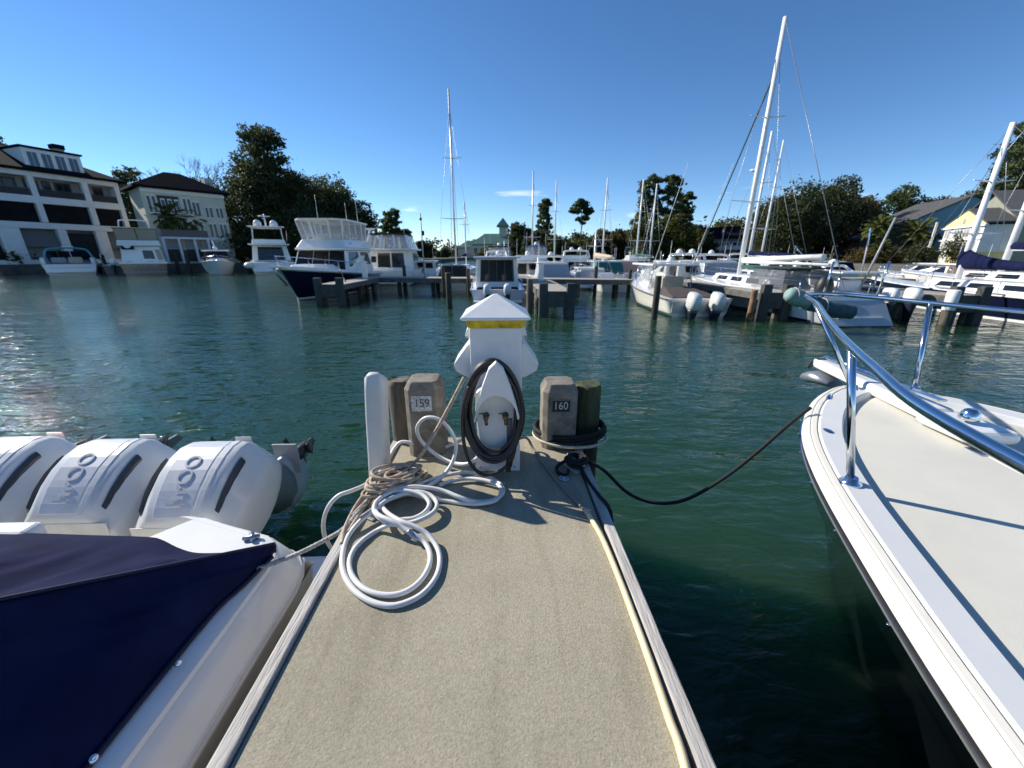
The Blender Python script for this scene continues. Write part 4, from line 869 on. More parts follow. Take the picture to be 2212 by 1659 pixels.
for u0, u1 in ((.03, .335), (.345, .655), (.665, .97)): hs_.pane('fore', u0, u1, .24, .97, 'windscreen', GLASS, t)
for f, sl in (('left', 1), ('right', 1)):
    a, c = ((.05, .30), (.36, .92)) if f == 'right' else ((.08, .64), (.70, .95))
    hs_.pane(f, .08 if f == 'left' else .50, .50 if f == 'left' else .93, .34, .93, 'side_window', GLASS, t, slant=.02); hs_.pane(f, .55 if f == 'left' else .06, .92 if f == 'left' else .45, .40, .93, 'side_window', GLASS, t, slant=.02)
MB().prism([(-1.45, .2), (1.45, .2), (1.62, 4.5), (1.2, 5.35), (.6, 5.62), (-.6, 5.62), (-1.2, 5.35), (-1.62, 4.5)], 2.34, 2.45).build('bridge_deck', GEL, t, .04)
fb = TB(.9, 5.0, 1.5, 2.45, 1.0, 4.55, 1.38, 2.92, w1=1.35, W1=1.15); fb.block('flybridge_coaming', GEL, t, .08)
quad_pane(fb.quad('left'), .18, .34, .3, .62, 'name_plate', M('dark_blue_script', (.05, .06, .12), .4), t, .006)
en = TB(1.2, 4.5, 1.36, 2.92, 1.3, 4.75, 1.42, 3.86, w1=1.12, W1=1.25)
for f, cuts in (('fore', (.0, .30, .70, 1)), ('left', (0, .27, .52, .77, 1)), ('right', (0, .27, .52, .77, 1)), ('aft', (0, .5, 1))):
    for a, c in zip(cuts, cuts[1:]): en.pane(f, a + .015, c - .015, .03, .97, 'vinyl_panel', VINYL, t, .004, .006)
    for a in cuts: en.pane(f, max(0, a - .015), min(1, a + .015), 0, 1, 'enclosure_post', WMAST, t, .012, .02)
MB().tube([(-1.3, 1.3, 3.12), (-1.24, 3.4, 3.14), (-1.1, 4.55, 3.16), (1.1, 4.55, 3.16), (1.24, 3.4, 3.14), (1.3, 1.3, 3.12)], .025, 6).build('bridge_rail', CHROME, t)
MB().prism([(-1.45, 1.0), (1.45, 1.0), (1.42, 4.4), (1.0, 4.95), (-1.0, 4.95), (-1.42, 4.4)], 3.86, 3.96).build('hardtop', GELC, t, .04)
MB().box((0, 2.2, 3.06), (.9, .5, .9)).build('helm_seat', TANC, t, .1); MB().box((0, 3.7, 2.95), (1.3, .5, .55)).build('helm_console', GELC, t, .06)
MB().box((-.2, 3.2, 4.02), (.6, .5, .10)).build('roof_hatch', GEL, t, .03)
whip(t, 1.0, 2.4, 3.96, 1.5, .1); whip(t, -1.0, 1.4, 3.96, 1.4, .1); whip(t, -1.2, 3.8, 3.96, .9, .05)
bow_rail(t, b, zs, Lw, .40, .52, 7)
MB().hexa([Vector(p) for p in ((-.25, Lw - .5, 1.5), (.25, Lw - .5, 1.5), (.16, Lw + .55, 1.56), (-.16, Lw + .55, 1.56))], [Vector(p) for p in ((-.25, Lw - .5, 1.58), (.25, Lw - .5, 1.58), (.16, Lw + .55, 1.63), (-.16, Lw + .55, 1.63))]).build('bowsprit', GEL, t, .02)
MB().tube([(0, Lw + .5, 1.5), (0, Lw + .3, 1.25), (0, Lw - .35, .75)], .05, 8).build('anchor', M('galvanised'), t)
MB().tube(catmull([(-1.55, 6.6, 1.36), (-1.9, 7.2, 1.0), (-2.2, 7.9, .92), (-2.5, 8.9, 1.0)], 6), .018, 6).build('bow_line', ROPEW, t)
MB().box((-1.0, 5.6, 1.62), (.25, .25, .2)).build('deck_box', BLACK, t, .03)

# ------------------------------------------------------------------ white flybridge yacht behind it, stern to us
Lw = 10; x = gx(842, 29.5); t = thing('motor_yacht', 'white motor yacht with black edged vinyl bridge enclosure behind the trawler', 'boat', (x, 28.6, 0), 2)
b, zs = hull_parts(t, Lw, 3.7, 1.0, 1.6, GEL, tw=.96, boot=NAVYH)
TB(.3, .9, 1.7, .98, .3, .9, 1.7, 1.22).block('cockpit_coaming', GEL, t)
hs_ = TB(1.2, 7.0, 1.65, 1.0, 1.3, 6.0, 1.5, 2.4, w1=1.3, W1=1.1); hs_.block('deckhouse', GEL, t, .06)
hs_.pane('aft', .2, .48, .02, .86, 'sliding_door', GLASS, t, .02); hs_.pane('aft', .52, .8, .02, .86, 'sliding_door', GLASS, t, .02); hs_.pane('aft', .05, .16, .4, .7, 'small_window', GLASS, t, .02)
for f in ('left', 'right'): hs_.pane(f, .1, .9, .45, .85, 'side_window', GLASS, t)
MB().prism([(-1.75, .1), (1.75, .1), (1.6, 5.5), (.9, 6.4), (-.9, 6.4), (-1.6, 5.5)], 2.4, 2.52).build('bridge_deck', GEL, t, .04)
en = TB(.5, 5.0, 1.55, 2.52, .9, 4.4, 1.25, 3.45, w1=1.4, W1=1.1)
for f, cuts in (('aft', (0, .34, .66, 1)), ('left', (0, .3, .6, 1)), ('right', (0, .3, .6, 1)), ('fore', (0, .5, 1))):
    for a, c in zip(cuts, cuts[1:]): en.pane(f, a + .03, c - .03, .03, .95, 'vinyl_panel', VINYL, t, .004, .006)
    for a in cuts: en.pane(f, max(0, a - .03), min(1, a + .03), 0, 1, 'canvas_strip', GEL, t, .012, .02)
MB().prism([(-1.3, .8), (1.3, .8), (1.15, 4.5), (-1.15, 4.5)], 3.45, 3.52).build('bimini', BLKC, t, .02)
MB().hexa([Vector(p) for p in ((-1.72, 1.2, 2.52), (-1.55, 1.2, 2.52), (-1.55, 1.9, 2.52), (-1.72, 1.9, 2.52))], [Vector(p) for p in ((-1.25, .7, 3.75), (-1.1, .7, 3.75), (-1.1, 1.1, 3.75), (-1.25, 1.1, 3.75))]).build('arch_leg', GEL, t, .03)
MB().box((-1.18, .9, 3.8), (.7, .3, .12)).build('radar_bar', GEL, t, .04); stern_platform(t, 3.6)
whip(t, 1.2, .8, 3.5, 1.2); bow_rail(t, b, zs, Lw)

# ------------------------------------------------------------------ pilothouse boat straight ahead, stern to us
Lw = 7.0; t = thing('pilothouse_boat', 'white pilothouse boat with four dark stern windows right behind the power pedestal', 'boat', (-.02, 17.5, 0), 1)
b, zs = hull_parts(t, Lw, 2.45, .62, 1.05, M('pale_blue_white_gelcoat', (.60, .64, .70), .3, var=.04, scale=3, coat=.3), tw=.97, boot=GREENH)
hs_ = TB(1.25, 5.0, 1.02, .62, 1.15, 4.1, .93, 1.94, w1=.85, W1=.7); hs_.block('deckhouse', GEL, t, .05)
quad_pane(hs_.quad('aft'), .10, .90, .20, .95, 'stern_frame', DKGREY, t, .012)
for k in range(4): hs_.pane('aft', .125 + .19 * k, .125 + .19 * k + .165, .24, .92, 'stern_window', GLASSB, t, .022)
for f in ('left', 'right'): hs_.pane(f, .12, .5, .5, .88, 'side_window', GLASS, t); hs_.pane(f, .55, .9, .5, .86, 'side_window', GLASS, t)
MB().prism([(-1.08, .75), (1.08, .75), (.85, 4.4), (-.85, 4.4)], 1.94, 2.02).build('roof', M('pale_blue_white_gelcoat'), t, .04)
MB().box((0, .6, .50), (1.9, .7, .35)).build('cockpit_seat', NAVYC, t, .05); stern_platform(t, 2.4, .14, .55)
for sx in (-.42, .38): MB().tube([(sx, -.15, .18), (sx, -.1, .75)], .04, 8).build('platform_post', CHROME, t); 
for sx in (-.45, .42): outboard(t, sx, -.2, .45, .8, M('cowl_pale', (.62, .64, .66), .3))
for sg in (-1, 1): MB().tube(catmull([(sg * 1.1, .2, .66), (sg * 1.12, .5, .95), (sg * 1.08, 1.2, 1.0)], 5), .02, 6).build('grab_rail', CHROME, t)
radar_arch(t, 2.6, .5, 1.98, 2.25, th=.05); dome(t, .1, 2.6, 2.02, .17); whip(t, -.6, 3, 2, .9); whip(t, .6, 3, 2, .7)
MB().tube(catmull([(1.15, .1, .62), (1.25, -.8, .52), (1.2, -1.9, .6), (1.25, -2.8, 1.0)], 6), .016, 6).build('stern_line', ROPEW, t)
bow_rail(t, b, zs, Lw)

# ------------------------------------------------------------------ twin outboard boat with hardtop
Lw = 6.5; t = thing('fishing_boat', 'white hardtop fishing boat with two white and navy outboards', 'boat', (7.12, 13.55, 0), 0)
b, zs = hull_parts(t, Lw, 2.42, .62, .98, GELC, tw=.95, fine=2.6, rake=.09, flare=.84, boot=GREENH, railmat=M('dark_rail', (.12, .12, .12), .5))
tr = TB(-.02, .1, 1.1, .05, -.06, .1, 1.12, .60); quad_pane(tr.quad('aft'), .05, .95, .2, .92, 'transom_panel', GELG, t, .03)
MB().prism([(-.95, 2.3), (.95, 2.3), (.88, 5.0), (.6, 5.4), (-.6, 5.4), (-.88, 5.0)], 1.66, 1.75).build('hardtop', GEL, t, .04)
cons = TB(3.0, 5.2, .85, .70, 3.2, 4.6, .68, 1.05, w1=.55, W1=.5); cons.block('cuddy', GEL, t, .08)
ws = TB(3.1, 4.9, .80, 1.0, 3.1, 4.3, .72, 1.64, w1=.6, W1=.6)
for f in ('fore', 'left', 'right'):
    ws.pane(f, .03, .48, .05, .95, 'windscreen', VINYL, t, .004, .006); ws.pane(f, .52, .97, .05, .95, 'windscreen', VINYL, t, .004, .006)
for x, y in ((-.85, 2.6), (.85, 2.6), (-.75, 4.6), (.75, 4.6)): MB().tube([(x, y, .65), (x * .95, y - .05, 1.68)], .024, 8).build('hardtop_leg', CHROME, t)
MB().box((0, 2.6, .95), (.9, .5, .6)).build('helm_seat', TANC, t, .08)
MB().hexa([Vector(p) for p in ((-.92, .25, .60), (.92, .25, .60), (.95, 2.2, .64), (-.95, 2.2, .64))], [Vector(p) for p in ((-.85, .3, .66), (.85, .3, .66), (.5, 2.0, .90), (-.5, 2.0, .90))]).build('mesh_cover', BRNC, t, .06)
for sx in (-.40, .42): outboard(t, sx, -.02, .36, 1.0, M('cowl_white_grey', (.66, .65, .62), .3, coat=.3), 12)
for k in range(4): MB().tube([(-.6 + .4 * k, 2.35, 1.72), (-.6 + .4 * k, 2.2, 2.15)], .012, 6).build('rod_holder', CHROME, t)
whip(t, -.8, 2.6, 1.72, 3.4, 1.2); whip(t, .8, 2.6, 1.72, 3.4, 1.2); dome(t, .3, 3.6, 1.75, .16); MB().box((-.5, 4.1, .98), (.08, .5, .1)).build('red_cushion', REDF, t, .02)
bow_rail(t, b, zs, Lw, .55, .34, 5); fender(t, 1.3, 1.0, .45)
whip(t, -.3, 3.2, 1.75, .5); MB().box((0, 3.1, 1.80), (.9, .12, .05)).build('light_bar', GEL, t, .02)

# ------------------------------------------------------------------ cruisers behind it
def cruiser(name, label, x, y, rz, Ln, B, f0=.8, f1=1.25, cab=1.0, fly=False, mat=GEL, canvas=None, arch=True, boot=None, domes=1, group=None, vinyl=False, deckm=GEL, rail=True, hard=True, cat='boat', fine=2.3):
    t = thing(name, label, cat, (x, y, 0), rz, group)
    b, zs = hull_parts(t, Ln, B, f0, f1, mat, boot=boot, fine=fine)
    c = TB(Ln * .22, Ln * .72, B * .40, f0, Ln * .27, Ln * .55, B * .33, f0 + cab, w1=B * .28, W1=B * .24); c.block('deckhouse', GEL, t, .06)
    for a0, a1 in ((.04, .34), (.355, .645), (.66, .96)): c.pane('fore', a0, a1, .35, .93, 'windscreen', GLASS, t)
    for f in ('left', 'right'): c.pane(f, .10, .48, .42, .88, 'side_window', GLASS, t); c.pane(f, .53, .88, .42, .86, 'side_window', GLASS, t)
    c.pane('aft', .12, .46, .08, .9, 'cabin_door', GLASS, t, .02); c.pane('aft', .56, .88, .42, .88, 'stern_window', GLASS, t, .02)
    top = f0 + cab
    MB().prism([(-B * .40, Ln * .12), (B * .40, Ln * .12), (B * .34, Ln * .55), (B * .2, Ln * .62), (-B * .2, Ln * .62), (-B * .34, Ln * .55)], top, top + .08).build('roof', GEL, t, .03)
    if fly:
        fbk = TB(Ln * .2, Ln * .52, B * .36, top + .08, Ln * .2, Ln * .48, B * .34, top + .5, w1=B * .3, W1=B * .26); fbk.block('flybridge_coaming', GEL, t, .06)
        if vinyl:
            en = TB(Ln * .2, Ln * .48, B * .34, top + .5, Ln * .2, Ln * .46, B * .34, top + 1.2, w1=B * .26, W1=B * .28)
            for f in ('fore', 'left', 'right', 'aft'):
                en.pane(f, .03, .48, .03, .97, 'vinyl_panel', VINYL, t, .004, .006); en.pane(f, .52, .97, .03, .97, 'vinyl_panel', VINYL, t, .004, .006)
        if hard:
            for sx in (-1, 1):
                for yy_ in (.22, .46): MB().tube([(sx * B * .33, Ln * yy_, top + .4), (sx * B * .32, Ln * yy_, top + 1.25)], .022, 6).build('top_leg', CHROME, t)
            MB().prism([(-B * .36, Ln * .17), (B * .36, Ln * .17), (B * .3, Ln * .5), (-B * .3, Ln * .5)], top + 1.22, top + 1.29).build('bimini', canvas or GEL, t, .03)
        ztop = top + (1.29 if hard else .5)
    else:
        ztop = top + .08
        if canvas: 
            cb = TB(Ln * .02, Ln * .27, B * .42, f0, Ln * .06, Ln * .27, B * .36, top); 
            cb.block('cockpit_canvas', canvas, t, .05)
    if arch: radar_arch(t, Ln * .22, B * .36, ztop - .25, ztop + .35, th=.07)
    for k in range(domes): dome(t, (k - (domes - 1) / 2) * .7, Ln * .25, ztop + (.35 if arch else 0), .19)
    whip(t, B * .3, Ln * .25, ztop, 1.0); whip(t, -B * .3, Ln * .25, ztop, 1.1)
    if rail: bow_rail(t, b, zs, Ln, .5, .38, 5)
    stern_platform(t, B)
    return t, b, zs
cruiser('express_yacht', 'white express yacht with swept hardtop moored beyond the twin outboard boat', gx(1492, 21.6), 20.4, -4, 8.6, 2.8, .75, 1.15, .92, domes=2, boot=NAVYH)
cruiser('express_yacht', 'white express yacht under a pale grey bow canopy next to the dark finger pier', gx(1560, 24.5), 23.9, -3, 8.5, 2.9, .8, 1.2, .85, canvas=GELG, domes=1)
cruiser('sport_cruiser', 'small white cruiser with green trimmed roof near the grey townhouse', gx(1603, 31), 30, -8, 7, 2.5, .8, 1.15, .9, boot=GREENC, domes=0, canvas=GREENC)

# ------------------------------------------------------------------ sailing boats
def sloop(name, label, x, y, rz, Ln, B, mast_h, hullm=GEL, cover=NAVYC, f0=.7, f1=.95, mastm=None, mast_at=.56, boom=True, dodger=None, r=.075, spread=2, boot=None, group=None, furl=None, wires=True, stripe=None, mizzen=None, tw=.75):
    t = thing(name, label, 'sailboat', (x, y, 0), rz, group)
    b, zs = hull_parts(t, Ln, B, f0, f1, hullm, tw=tw, fine=2.0, rake=.12, flare=.86, boot=boot, stripe=stripe, draft=.4)
    c = TB(Ln * .24, Ln * .72, B * .30, zs(.4) - .05, Ln * .27, Ln * .68, B * .25, zs(.4) + .36, w1=B * .16, W1=B * .12); c.block('coachroof', GEL, t, .06)
    for f in ('left', 'right'):
        for k in range(3): c.pane(f, .12 + .27 * k, .12 + .27 * k + .19, .35, .78, 'cabin_window', GLASS, t)
    mm = mastm or WMAST; ym = Ln * mast_at; z0 = zs(.5) + .2
    MB().tube([(0, ym, z0), (0, ym, mast_h * .5), (0, ym, mast_h)], [r, r, r * .8], 10).build('mast', mm, t)
    for k in range(spread):
        z = z0 + (mast_h - z0) * (k + 1) / (spread + 1.05); w = B * (.34 - .08 * k)
        for sg in (-1, 1): MB().tube([(0, ym, z), (sg * w, ym - .08, z + .05)], [.03, .016], 6).build('spreader', ALU, t)
    if wires:
        MB().tube([(0, ym, mast_h - .05), (0, Ln * .02, f0 + .1)], .012, 5).build('backstay', WIRE, t)
        for sg in (-1, 1):
            zz = z0 + (mast_h - z0) / (spread + 1.05); w = B * .34
            MB().tube([(sg * b(mast_at) * .92, ym - .1, zs(mast_at)), (sg * w, ym - .08, zz + .05), (0, ym, mast_h * .92)], .009, 5).build('shroud', WIRE, t)
        MB().tube([(0, ym, mast_h * (.98 if furl is None else .84)), (0, Ln * .985, f1 + .1)], .03 if furl else .011, 6).build('furled_jib' if furl else 'forestay', furl or WIRE, t)
    if boom:
        zb = z0 + 1.05 if boom is True else boom
        MB().tube([(0, ym - .1, zb), (0, Ln * .10, zb - .02)], .055, 8).build('boom', mm, t)
        if cover is not None:
            secs = []
            for k in range(9):
                y_ = ym - .02 - (ym - Ln * .12) * k / 8; h = .36 - .20 * k / 8
                secs.append([Vector((math.cos(a) * (.10 + .02 * math.sin(k * 2.1)), y_, zb + .02 + h * .5 * (1 + math.sin(a)) - .06)) for a in [2 * math.pi * q / 10 for q in range(10)]])
            MB().loft(secs).build('sail_cover', cover, t)
    if dodger:
        d = TB(Ln * .10, Ln * .30, B * .33, zs(.2), Ln * .13, Ln * .26, B * .28, zs(.2) + .95); d.block('dodger', dodger, t, .08)
        for f in ('fore', 'left', 'right'): d.pane(f, .12, .88, .45, .85, 'dodger_window', GLASS, t)
    S = [.06 + .9 * i / 6 for i in range(7)]
    for sg in (-1, 1):
        for s in S: MB().tube([(sg * b(s) * .95, s * Ln, zs(s)), (sg * b(s) * .95, s * Ln, zs(s) + .42)], .012, 5).build('stanchion', CHROME, t)
        MB().tube([(sg * b(s) * .95, s * Ln, zs(s) + .42) for s in S], .008, 5).build('lifeline', WIRE, t)
    return t, b, zs
# the big white sloop on the right
Lw = 10.4; t, b, zs = sloop('sailboat', 'big white sloop with tall white mast, white boom and grey sugar scoop stern', 11.15, 12.1, 1.5, Lw, 2.9, zat(25, 17.9), GEL, None, .86, 1.08, boom=zat(567, 16.5), mast_at=.56, r=.10, furl=M('dark_green_sail', (.025, .05, .05), .8), boot=NAVYH, tw=.86)
MB().tube([(0, Lw * .55, zat(563, 17) + .02), (0, Lw * .13, zat(563, 15) + .14)], .10, 10).build('furled_mainsail', TRIM, t)
MB().box((0, Lw * .36, zat(580, 15.6)), (.03, Lw * .38, .16)).build('boom_skirt', GREENC, t, .01)
en = TB(Lw * .16, Lw * .38, .95, .95, Lw * .18, Lw * .35, .80, 1.60)
for f in ('left', 'right', 'aft', 'fore'):
    for a0, a1 in ((.03, .48), (.52, .97)): en.pane(f, a0, a1, .05, .95, 'screen_panel', M('smoked_vinyl', (.16, .17, .18), .15, alpha=.45), t, .004, .006)
MB().prism([(-.85, Lw * .16), (.85, Lw * .16), (.82, Lw * .36), (-.82, Lw * .36)], 1.60, 1.65).build('bimini', BLKC, t, .03)
ss = TB(-.75, .3, 1.0, .02, -.1, .3, 1.15, .72); ss.block('sugar_scoop', GELG, t, .05); ss.pane('aft', .15, .85, .3, .36, 'stern_step', GEL, t, .03, .03); ss.pane('aft', .3, .55, .5, .85, 'stern_locker', M('locker_grey', (.30, .31, .32), .4), t, .02)
MB().lathe([(.16, -.03), (.17, 0), (.16, .03)], 14, (0, Lw * .56 + .25, zat(357, 18) - .1)).build('radar_dome', GEL, t); MB().box((0, Lw * .56 + .12, zat(357, 18) - .15), (.08, .3, .06)).build('radar_bracket', ALU, t)
MB().ell((0, Lw * .1, 1.0), (.28, .25, .45)).build('grill_cover', BLACK, t)
for sx in (-.9, .9): MB().tube([(sx, .0, .8), (sx, -.1, 1.9)], .03, 8).build('davit_post', CHROME, t)
# rolled tender on the davits
pth = catmull([D(1700, 632, 11.0), D(1726, 645, 10.95), D(1760, 657, 10.9), D(1798, 668, 10.85), D(1840, 675, 10.8)], 5)
tn = thing('tender', 'rolled pale green inflatable tender slung on the stern of the white sloop', 'tender', tuple(D(1752, 670, 11.6)))
MB().tube(pth[:9], [.12, .18, .21] + [.21 + .02 * math.sin(i * .9) for i in range(6)], 14).build('inflatable_roll', TEALC, tn, world=True)
MB().tube(pth[8:], [.21 + .02 * math.sin(i * .9 + 7) for i in range(len(pth[8:]))], 14).build('roll_cover', M('dark_teal_canvas', (.05, .10, .11), .8, var=.2), tn, world=True)
for q in (3, 7, 12): MB().tube([pth[q] + Vector((0, .235 * math.cos(a), .235 * math.sin(a))) for a in [2 * math.pi * k / 12 for k in range(12)]], .012, 6, True).build('lashing', ROPEW, tn, world=True)
# ketch-like pair of masts behind, then the far masts
sloop('sailboat', 'white sloop with leaning tall mast moored behind the big white sloop', gx(1656, 25.5), 22, 0, 9.5, 2.7, zat(280, 27.5), GEL, NAVYC, r=.085)
sloop('sailboat', 'white sloop with slim upright mast by the live oaks', gx(1709, 29.5), 27, 10, 8.5, 2.5, zat(300, 32), GEL, None, r=.07)
# blue sloop at the right edge
Lw = 10; t, b, zs = sloop('sailboat', 'navy hulled sloop with navy sail cover at the right hand finger pier', 17.95, 9.0, -2, Lw, 3.0, 6.5, NAVYH, None, .78, 1.0, mast_at=.62, r=.10, boom=False, boot=TRIM, tw=.88, spread=2)
zb = 1.65
MB().tube([(0, 6.1, zb), (0, 1.2, zb - .05)], .06, 8).build('boom', ALU, t)
secs = []
for k in range(12):
    y_ = 6.35 - 5.2 * k / 11; h = .62 * math.exp(-k * .5) + .22
    secs.append([Vector((math.cos(a) * (.13 + .02 * math.sin(k * 2.3)), y_, zb - .08 + h * .5 * (1 + math.sin(a)))) for a in [2 * math.pi * q / 12 for q in range(12)]])
MB().loft(secs).build('sail_cover', NAVYC, t)
dg = TB(1.2, 3.2, 1.0, .85, 1.4, 2.8, .85, 1.55); dg.block('cockpit_cover', M('pale_blue_canvas', (.42, .50, .58), .8, var=.08), t, .1)
for k in range(3): MB().box((-1.35, 2.2 + 1.5 * k, .82), (.05, .6, .10)).build('hull_port', DKGREY, t, .02)
sloop('sailboat', 'white ketch with a thick white mast beside the navy sloop', 22.2, 11.3, -2, 10.5, 3.0, 9.2, GEL, NAVYC, .95, 1.25, r=.12, dodger=GEL, tw=.88)
# green hulled fishing boat with outriggers
Lw = 8.2; t = thing('sport_fishing_boat', 'green hulled fishing boat with white hardtop, cream cover and raised outriggers', 'boat', (12.9, 13.2, 0), 0)
t.location = (13.4, 12.9, 0); t.rotation_euler.z = R(2)
b, zs = hull_parts(t, Lw, 1.75, .74, 1.0, GREENH, tw=.95, fine=2.6, trim=GEL)
MB().prism([(-.9, 1.2), (.9, 1.2), (.85, 4.2), (.6, 4.5), (-.6, 4.5), (-.85, 4.2)], 1.44, 1.50).build('hardtop', GEL, t, .03)
for x, y in ((-.75, 1.5), (.75, 1.5), (-.7, 3.8), (.7, 3.8)): MB().tube([(x, y, .7), (x * .95, y - .05, 1.46)], .024, 8).build('hardtop_leg', CHROME, t)
TB(2.6, 4.0, .5, .75, 2.7, 3.6, .45, 1.2).block('console', GEL, t, .06); MB().box((0, 1.9, .95), (.9, .4, .5)).build('helm_seat', GEL, t, .06)
TB(4.6, 6.8, .75, .8, 4.9, 6.4, .6, 1.30, w1=.4, W1=.3).block('bow_cover', M('cream_canvas', (.58, .55, .47), .85, var=.1), t, .1)
for (x0, x1, y0) in ((-.8, -2.3, 2.6), (.8, .1, 2.2)): MB().tube([(x0, y0, 1.48), (x1, y0 - .6, 2.4 if x0 < 0 else 3.0)], .03, 6).build('outrigger', CHROME, t)
MB().tube([(-.1, 1.2, .8), (.3, 1.0, 3.3)], .035, 8).build('gin_pole', GREY, t); radar_arch(t, 2.6, .5, 1.45, 1.68, th=.05); dome(t, 0, 2.7, 1.66, .17); outboard(t, -.4, -.02, .6, .8); outboard(t, .4, -.02, .6, .8)
cruiser('express_yacht', 'low white cruiser with brown cockpit canvas beyond the navy sloop', 25.8, 19.5, 0, 7, 2.8, .8, 1.1, .75, domes=0, arch=False, canvas=M('brown_canvas', (.12, .08, .06), .8))
cruiser('cabin_cruiser', 'low white cruiser with dark roof in front of the brown dark house', gx(1775, 30), 30, 40, 8, 2.7, .85, 1.2, .8, canvas=BLKC, domes=0)
cruiser('cabin_cruiser', 'white cabin cruiser with blue canvas in front of the brown bank', gx(1850, 30), 30, 70, 7.5, 2.6, .8, 1.1, .75, canvas=NAVYC, domes=0, arch=False)
# ------------------------------------------------------------------ boats behind the grey walkway
t, b, zs = sloop('sailboat', 'white sloop with black cockpit tent and the tallest bare mast beyond the grey walkway', gx(978, 24.6), 22.9 + .8, 2, 7.6, 2.5, zat(195, 27.6), GEL, None, .55, .75, mastm=ALU, mast_at=.5, boom=False, r=.06)
TB(.5, 2.8, 1.05, .6, .8, 2.5, .7, 1.48).block('cockpit_tent', BLKC, t, .12)
FAR = [('flybridge cruiser with white bridge and dark brow', 1143, 27, 9.0, 2.6, dict(fly=True, hard=False, arch=False)), ('cruiser with blue canvas bridge', 1160, 33, 9, 2.7, dict(fly=True, arch=False, vinyl=True, canvas=M('blue_canvas', (.06, .10, .30), .8))),
       ('cruiser with grey canopy and green stern gear', 1200, 24.5, 8.0, 2.5, dict(fly=False, canvas=M('grey_canvas', (.36, .39, .43), .8))), ('yacht with tall signal mast and rounded bridge', 1252, 32, 10, 3.0, dict(fly=True, hard=False, domes=2)),
       ('cruiser with teal cockpit canvas', 1322, 30, 8.5, 2.7, dict(canvas=M('teal_canvas', (.02, .13, .12), .8), arch=False)), ('cruiser with a salmon coloured seat cover', 1362, 33, 7, 2.4, dict(canvas=M('salmon_canvas', (.55, .33, .25), .8), arch=False, domes=0)),
       ('cruiser with dark green bimini', 1390, 38, 8.0, 2.6, dict(fly=True, canvas=GREENC, domes=0, arch=False)), ('low cruiser with navy boot stripe', 905, 31, 7.5, 2.5, dict(boot=NAVYH, domes=0, arch=False)),
       ('cruiser with black bimini', 1075, 36, 8.5, 2.8, dict(fly=True, canvas=BLKC, arch=False, vinyl=True)), ('runabout with grey cockpit cover', 1285, 25, 6.0, 2.1, dict(canvas=GELG, domes=0, arch=False, cab=.5))]
for lab, u, Y, Ln, B, kw in FAR:
    kw = dict(kw); cab = kw.pop('cab', .85)
    cruiser('cabin_cruiser', 'white ' + lab + ' beyond the grey walkway', gx(u, Y), Y, random.uniform(-4, 4), Ln, B, .7, 1.05, cab, group='boats berthed beyond the grey walkway', **kw)
for lab, u, Y, top, cov, furl in (('with blue sail cover and grey mast', 1141, 40, 368, M('blue_canvas'), None), ('with two spreaders and a rusty mast cap', 1190, 44, 390, None, None), ('with white mast and teal sail cover', 1300, 38, 383, M('teal_canvas'), None), ('with bright white mast and dark green sail cover', 1382, 36, 386, GREENC, None), ('with white furled jib by the bright white mast', 1396, 40, 395, None, TRIM), ('with a thin mast and pennant', 1002, 48, 437, NAVYC, None), ('with a short varnished mast', 1092, 42, 520, TANC, None), ('with a bare grey mast and cream deckhouse', 1298, 27, 500, TANC, None)):
    sloop('sailboat', 'small white sloop ' + lab + ' far beyond the walkway', gx(u, Y), Y - 4.2, random.uniform(-6, 6), 7.6, 2.4, zat(top, Y), GEL, cov, .6, .8, mastm=ALU if 'grey' in lab else None, r=.075, furl=furl, group='far sailing boats', boom=cov is not None)
# lamp and flag post on the walkway
t = thing('lamp_post', 'slim lamp post with small flag rising from the walkway behind the trawler', 'lamp post', (gx(917, 22.4), 22.0, DK)); MB().tube([(0, 0, 0), (0, 0, zat(462, 22.2) - DK)], .03, 8).build('pole', GREY, t); MB().lathe([(.03, 0), (.07, .03), (.06, .12), (.02, .16)], 10, (0, 0, zat(462, 22.2) - DK - .35)).build('lamp_head', DKGREY, t); MB().hexa([Vector((0, -.01, 2.15)), Vector((.14, -.01, 2.2)), Vector((.14, .0, 2.2)), Vector((0, .0, 2.15))], [Vector((0, -.01, 2.42)), Vector((.14, -.01, 2.42)), Vector((.14, 0, 2.42)), Vector((0, 0, 2.42))]).build('flag', NAVYC, t)
# pedestals on the other fingers
for lab, x, y in (('beside the navy trawler', -7.2, 21.8), ('at the root of the finger behind the pedestal', 2.1, 19.6), ('between the white sloop and the twin outboard boat', 9.4, 20.5), ('on the far right finger by the navy sloop', 14.8, 19.5)):
    t = thing('power_pedestal', 'small white power pedestal ' + lab, 'pedestal', (x, y, DK), 0, 'pedestals on the piers across the fairway')
    MB().box((0, 0, .4), (.24, .24, .8)).build('body', GEL, t, .02); MB().loft([[Vector((sx * a, sy * a, z)) for sx, sy in ((-1, -1), (1, -1), (1, 1), (-1, 1))] for a, z in ((.17, .8), (.17, .83), (.02, .95))], smooth=False).build('cap', GEL, t)

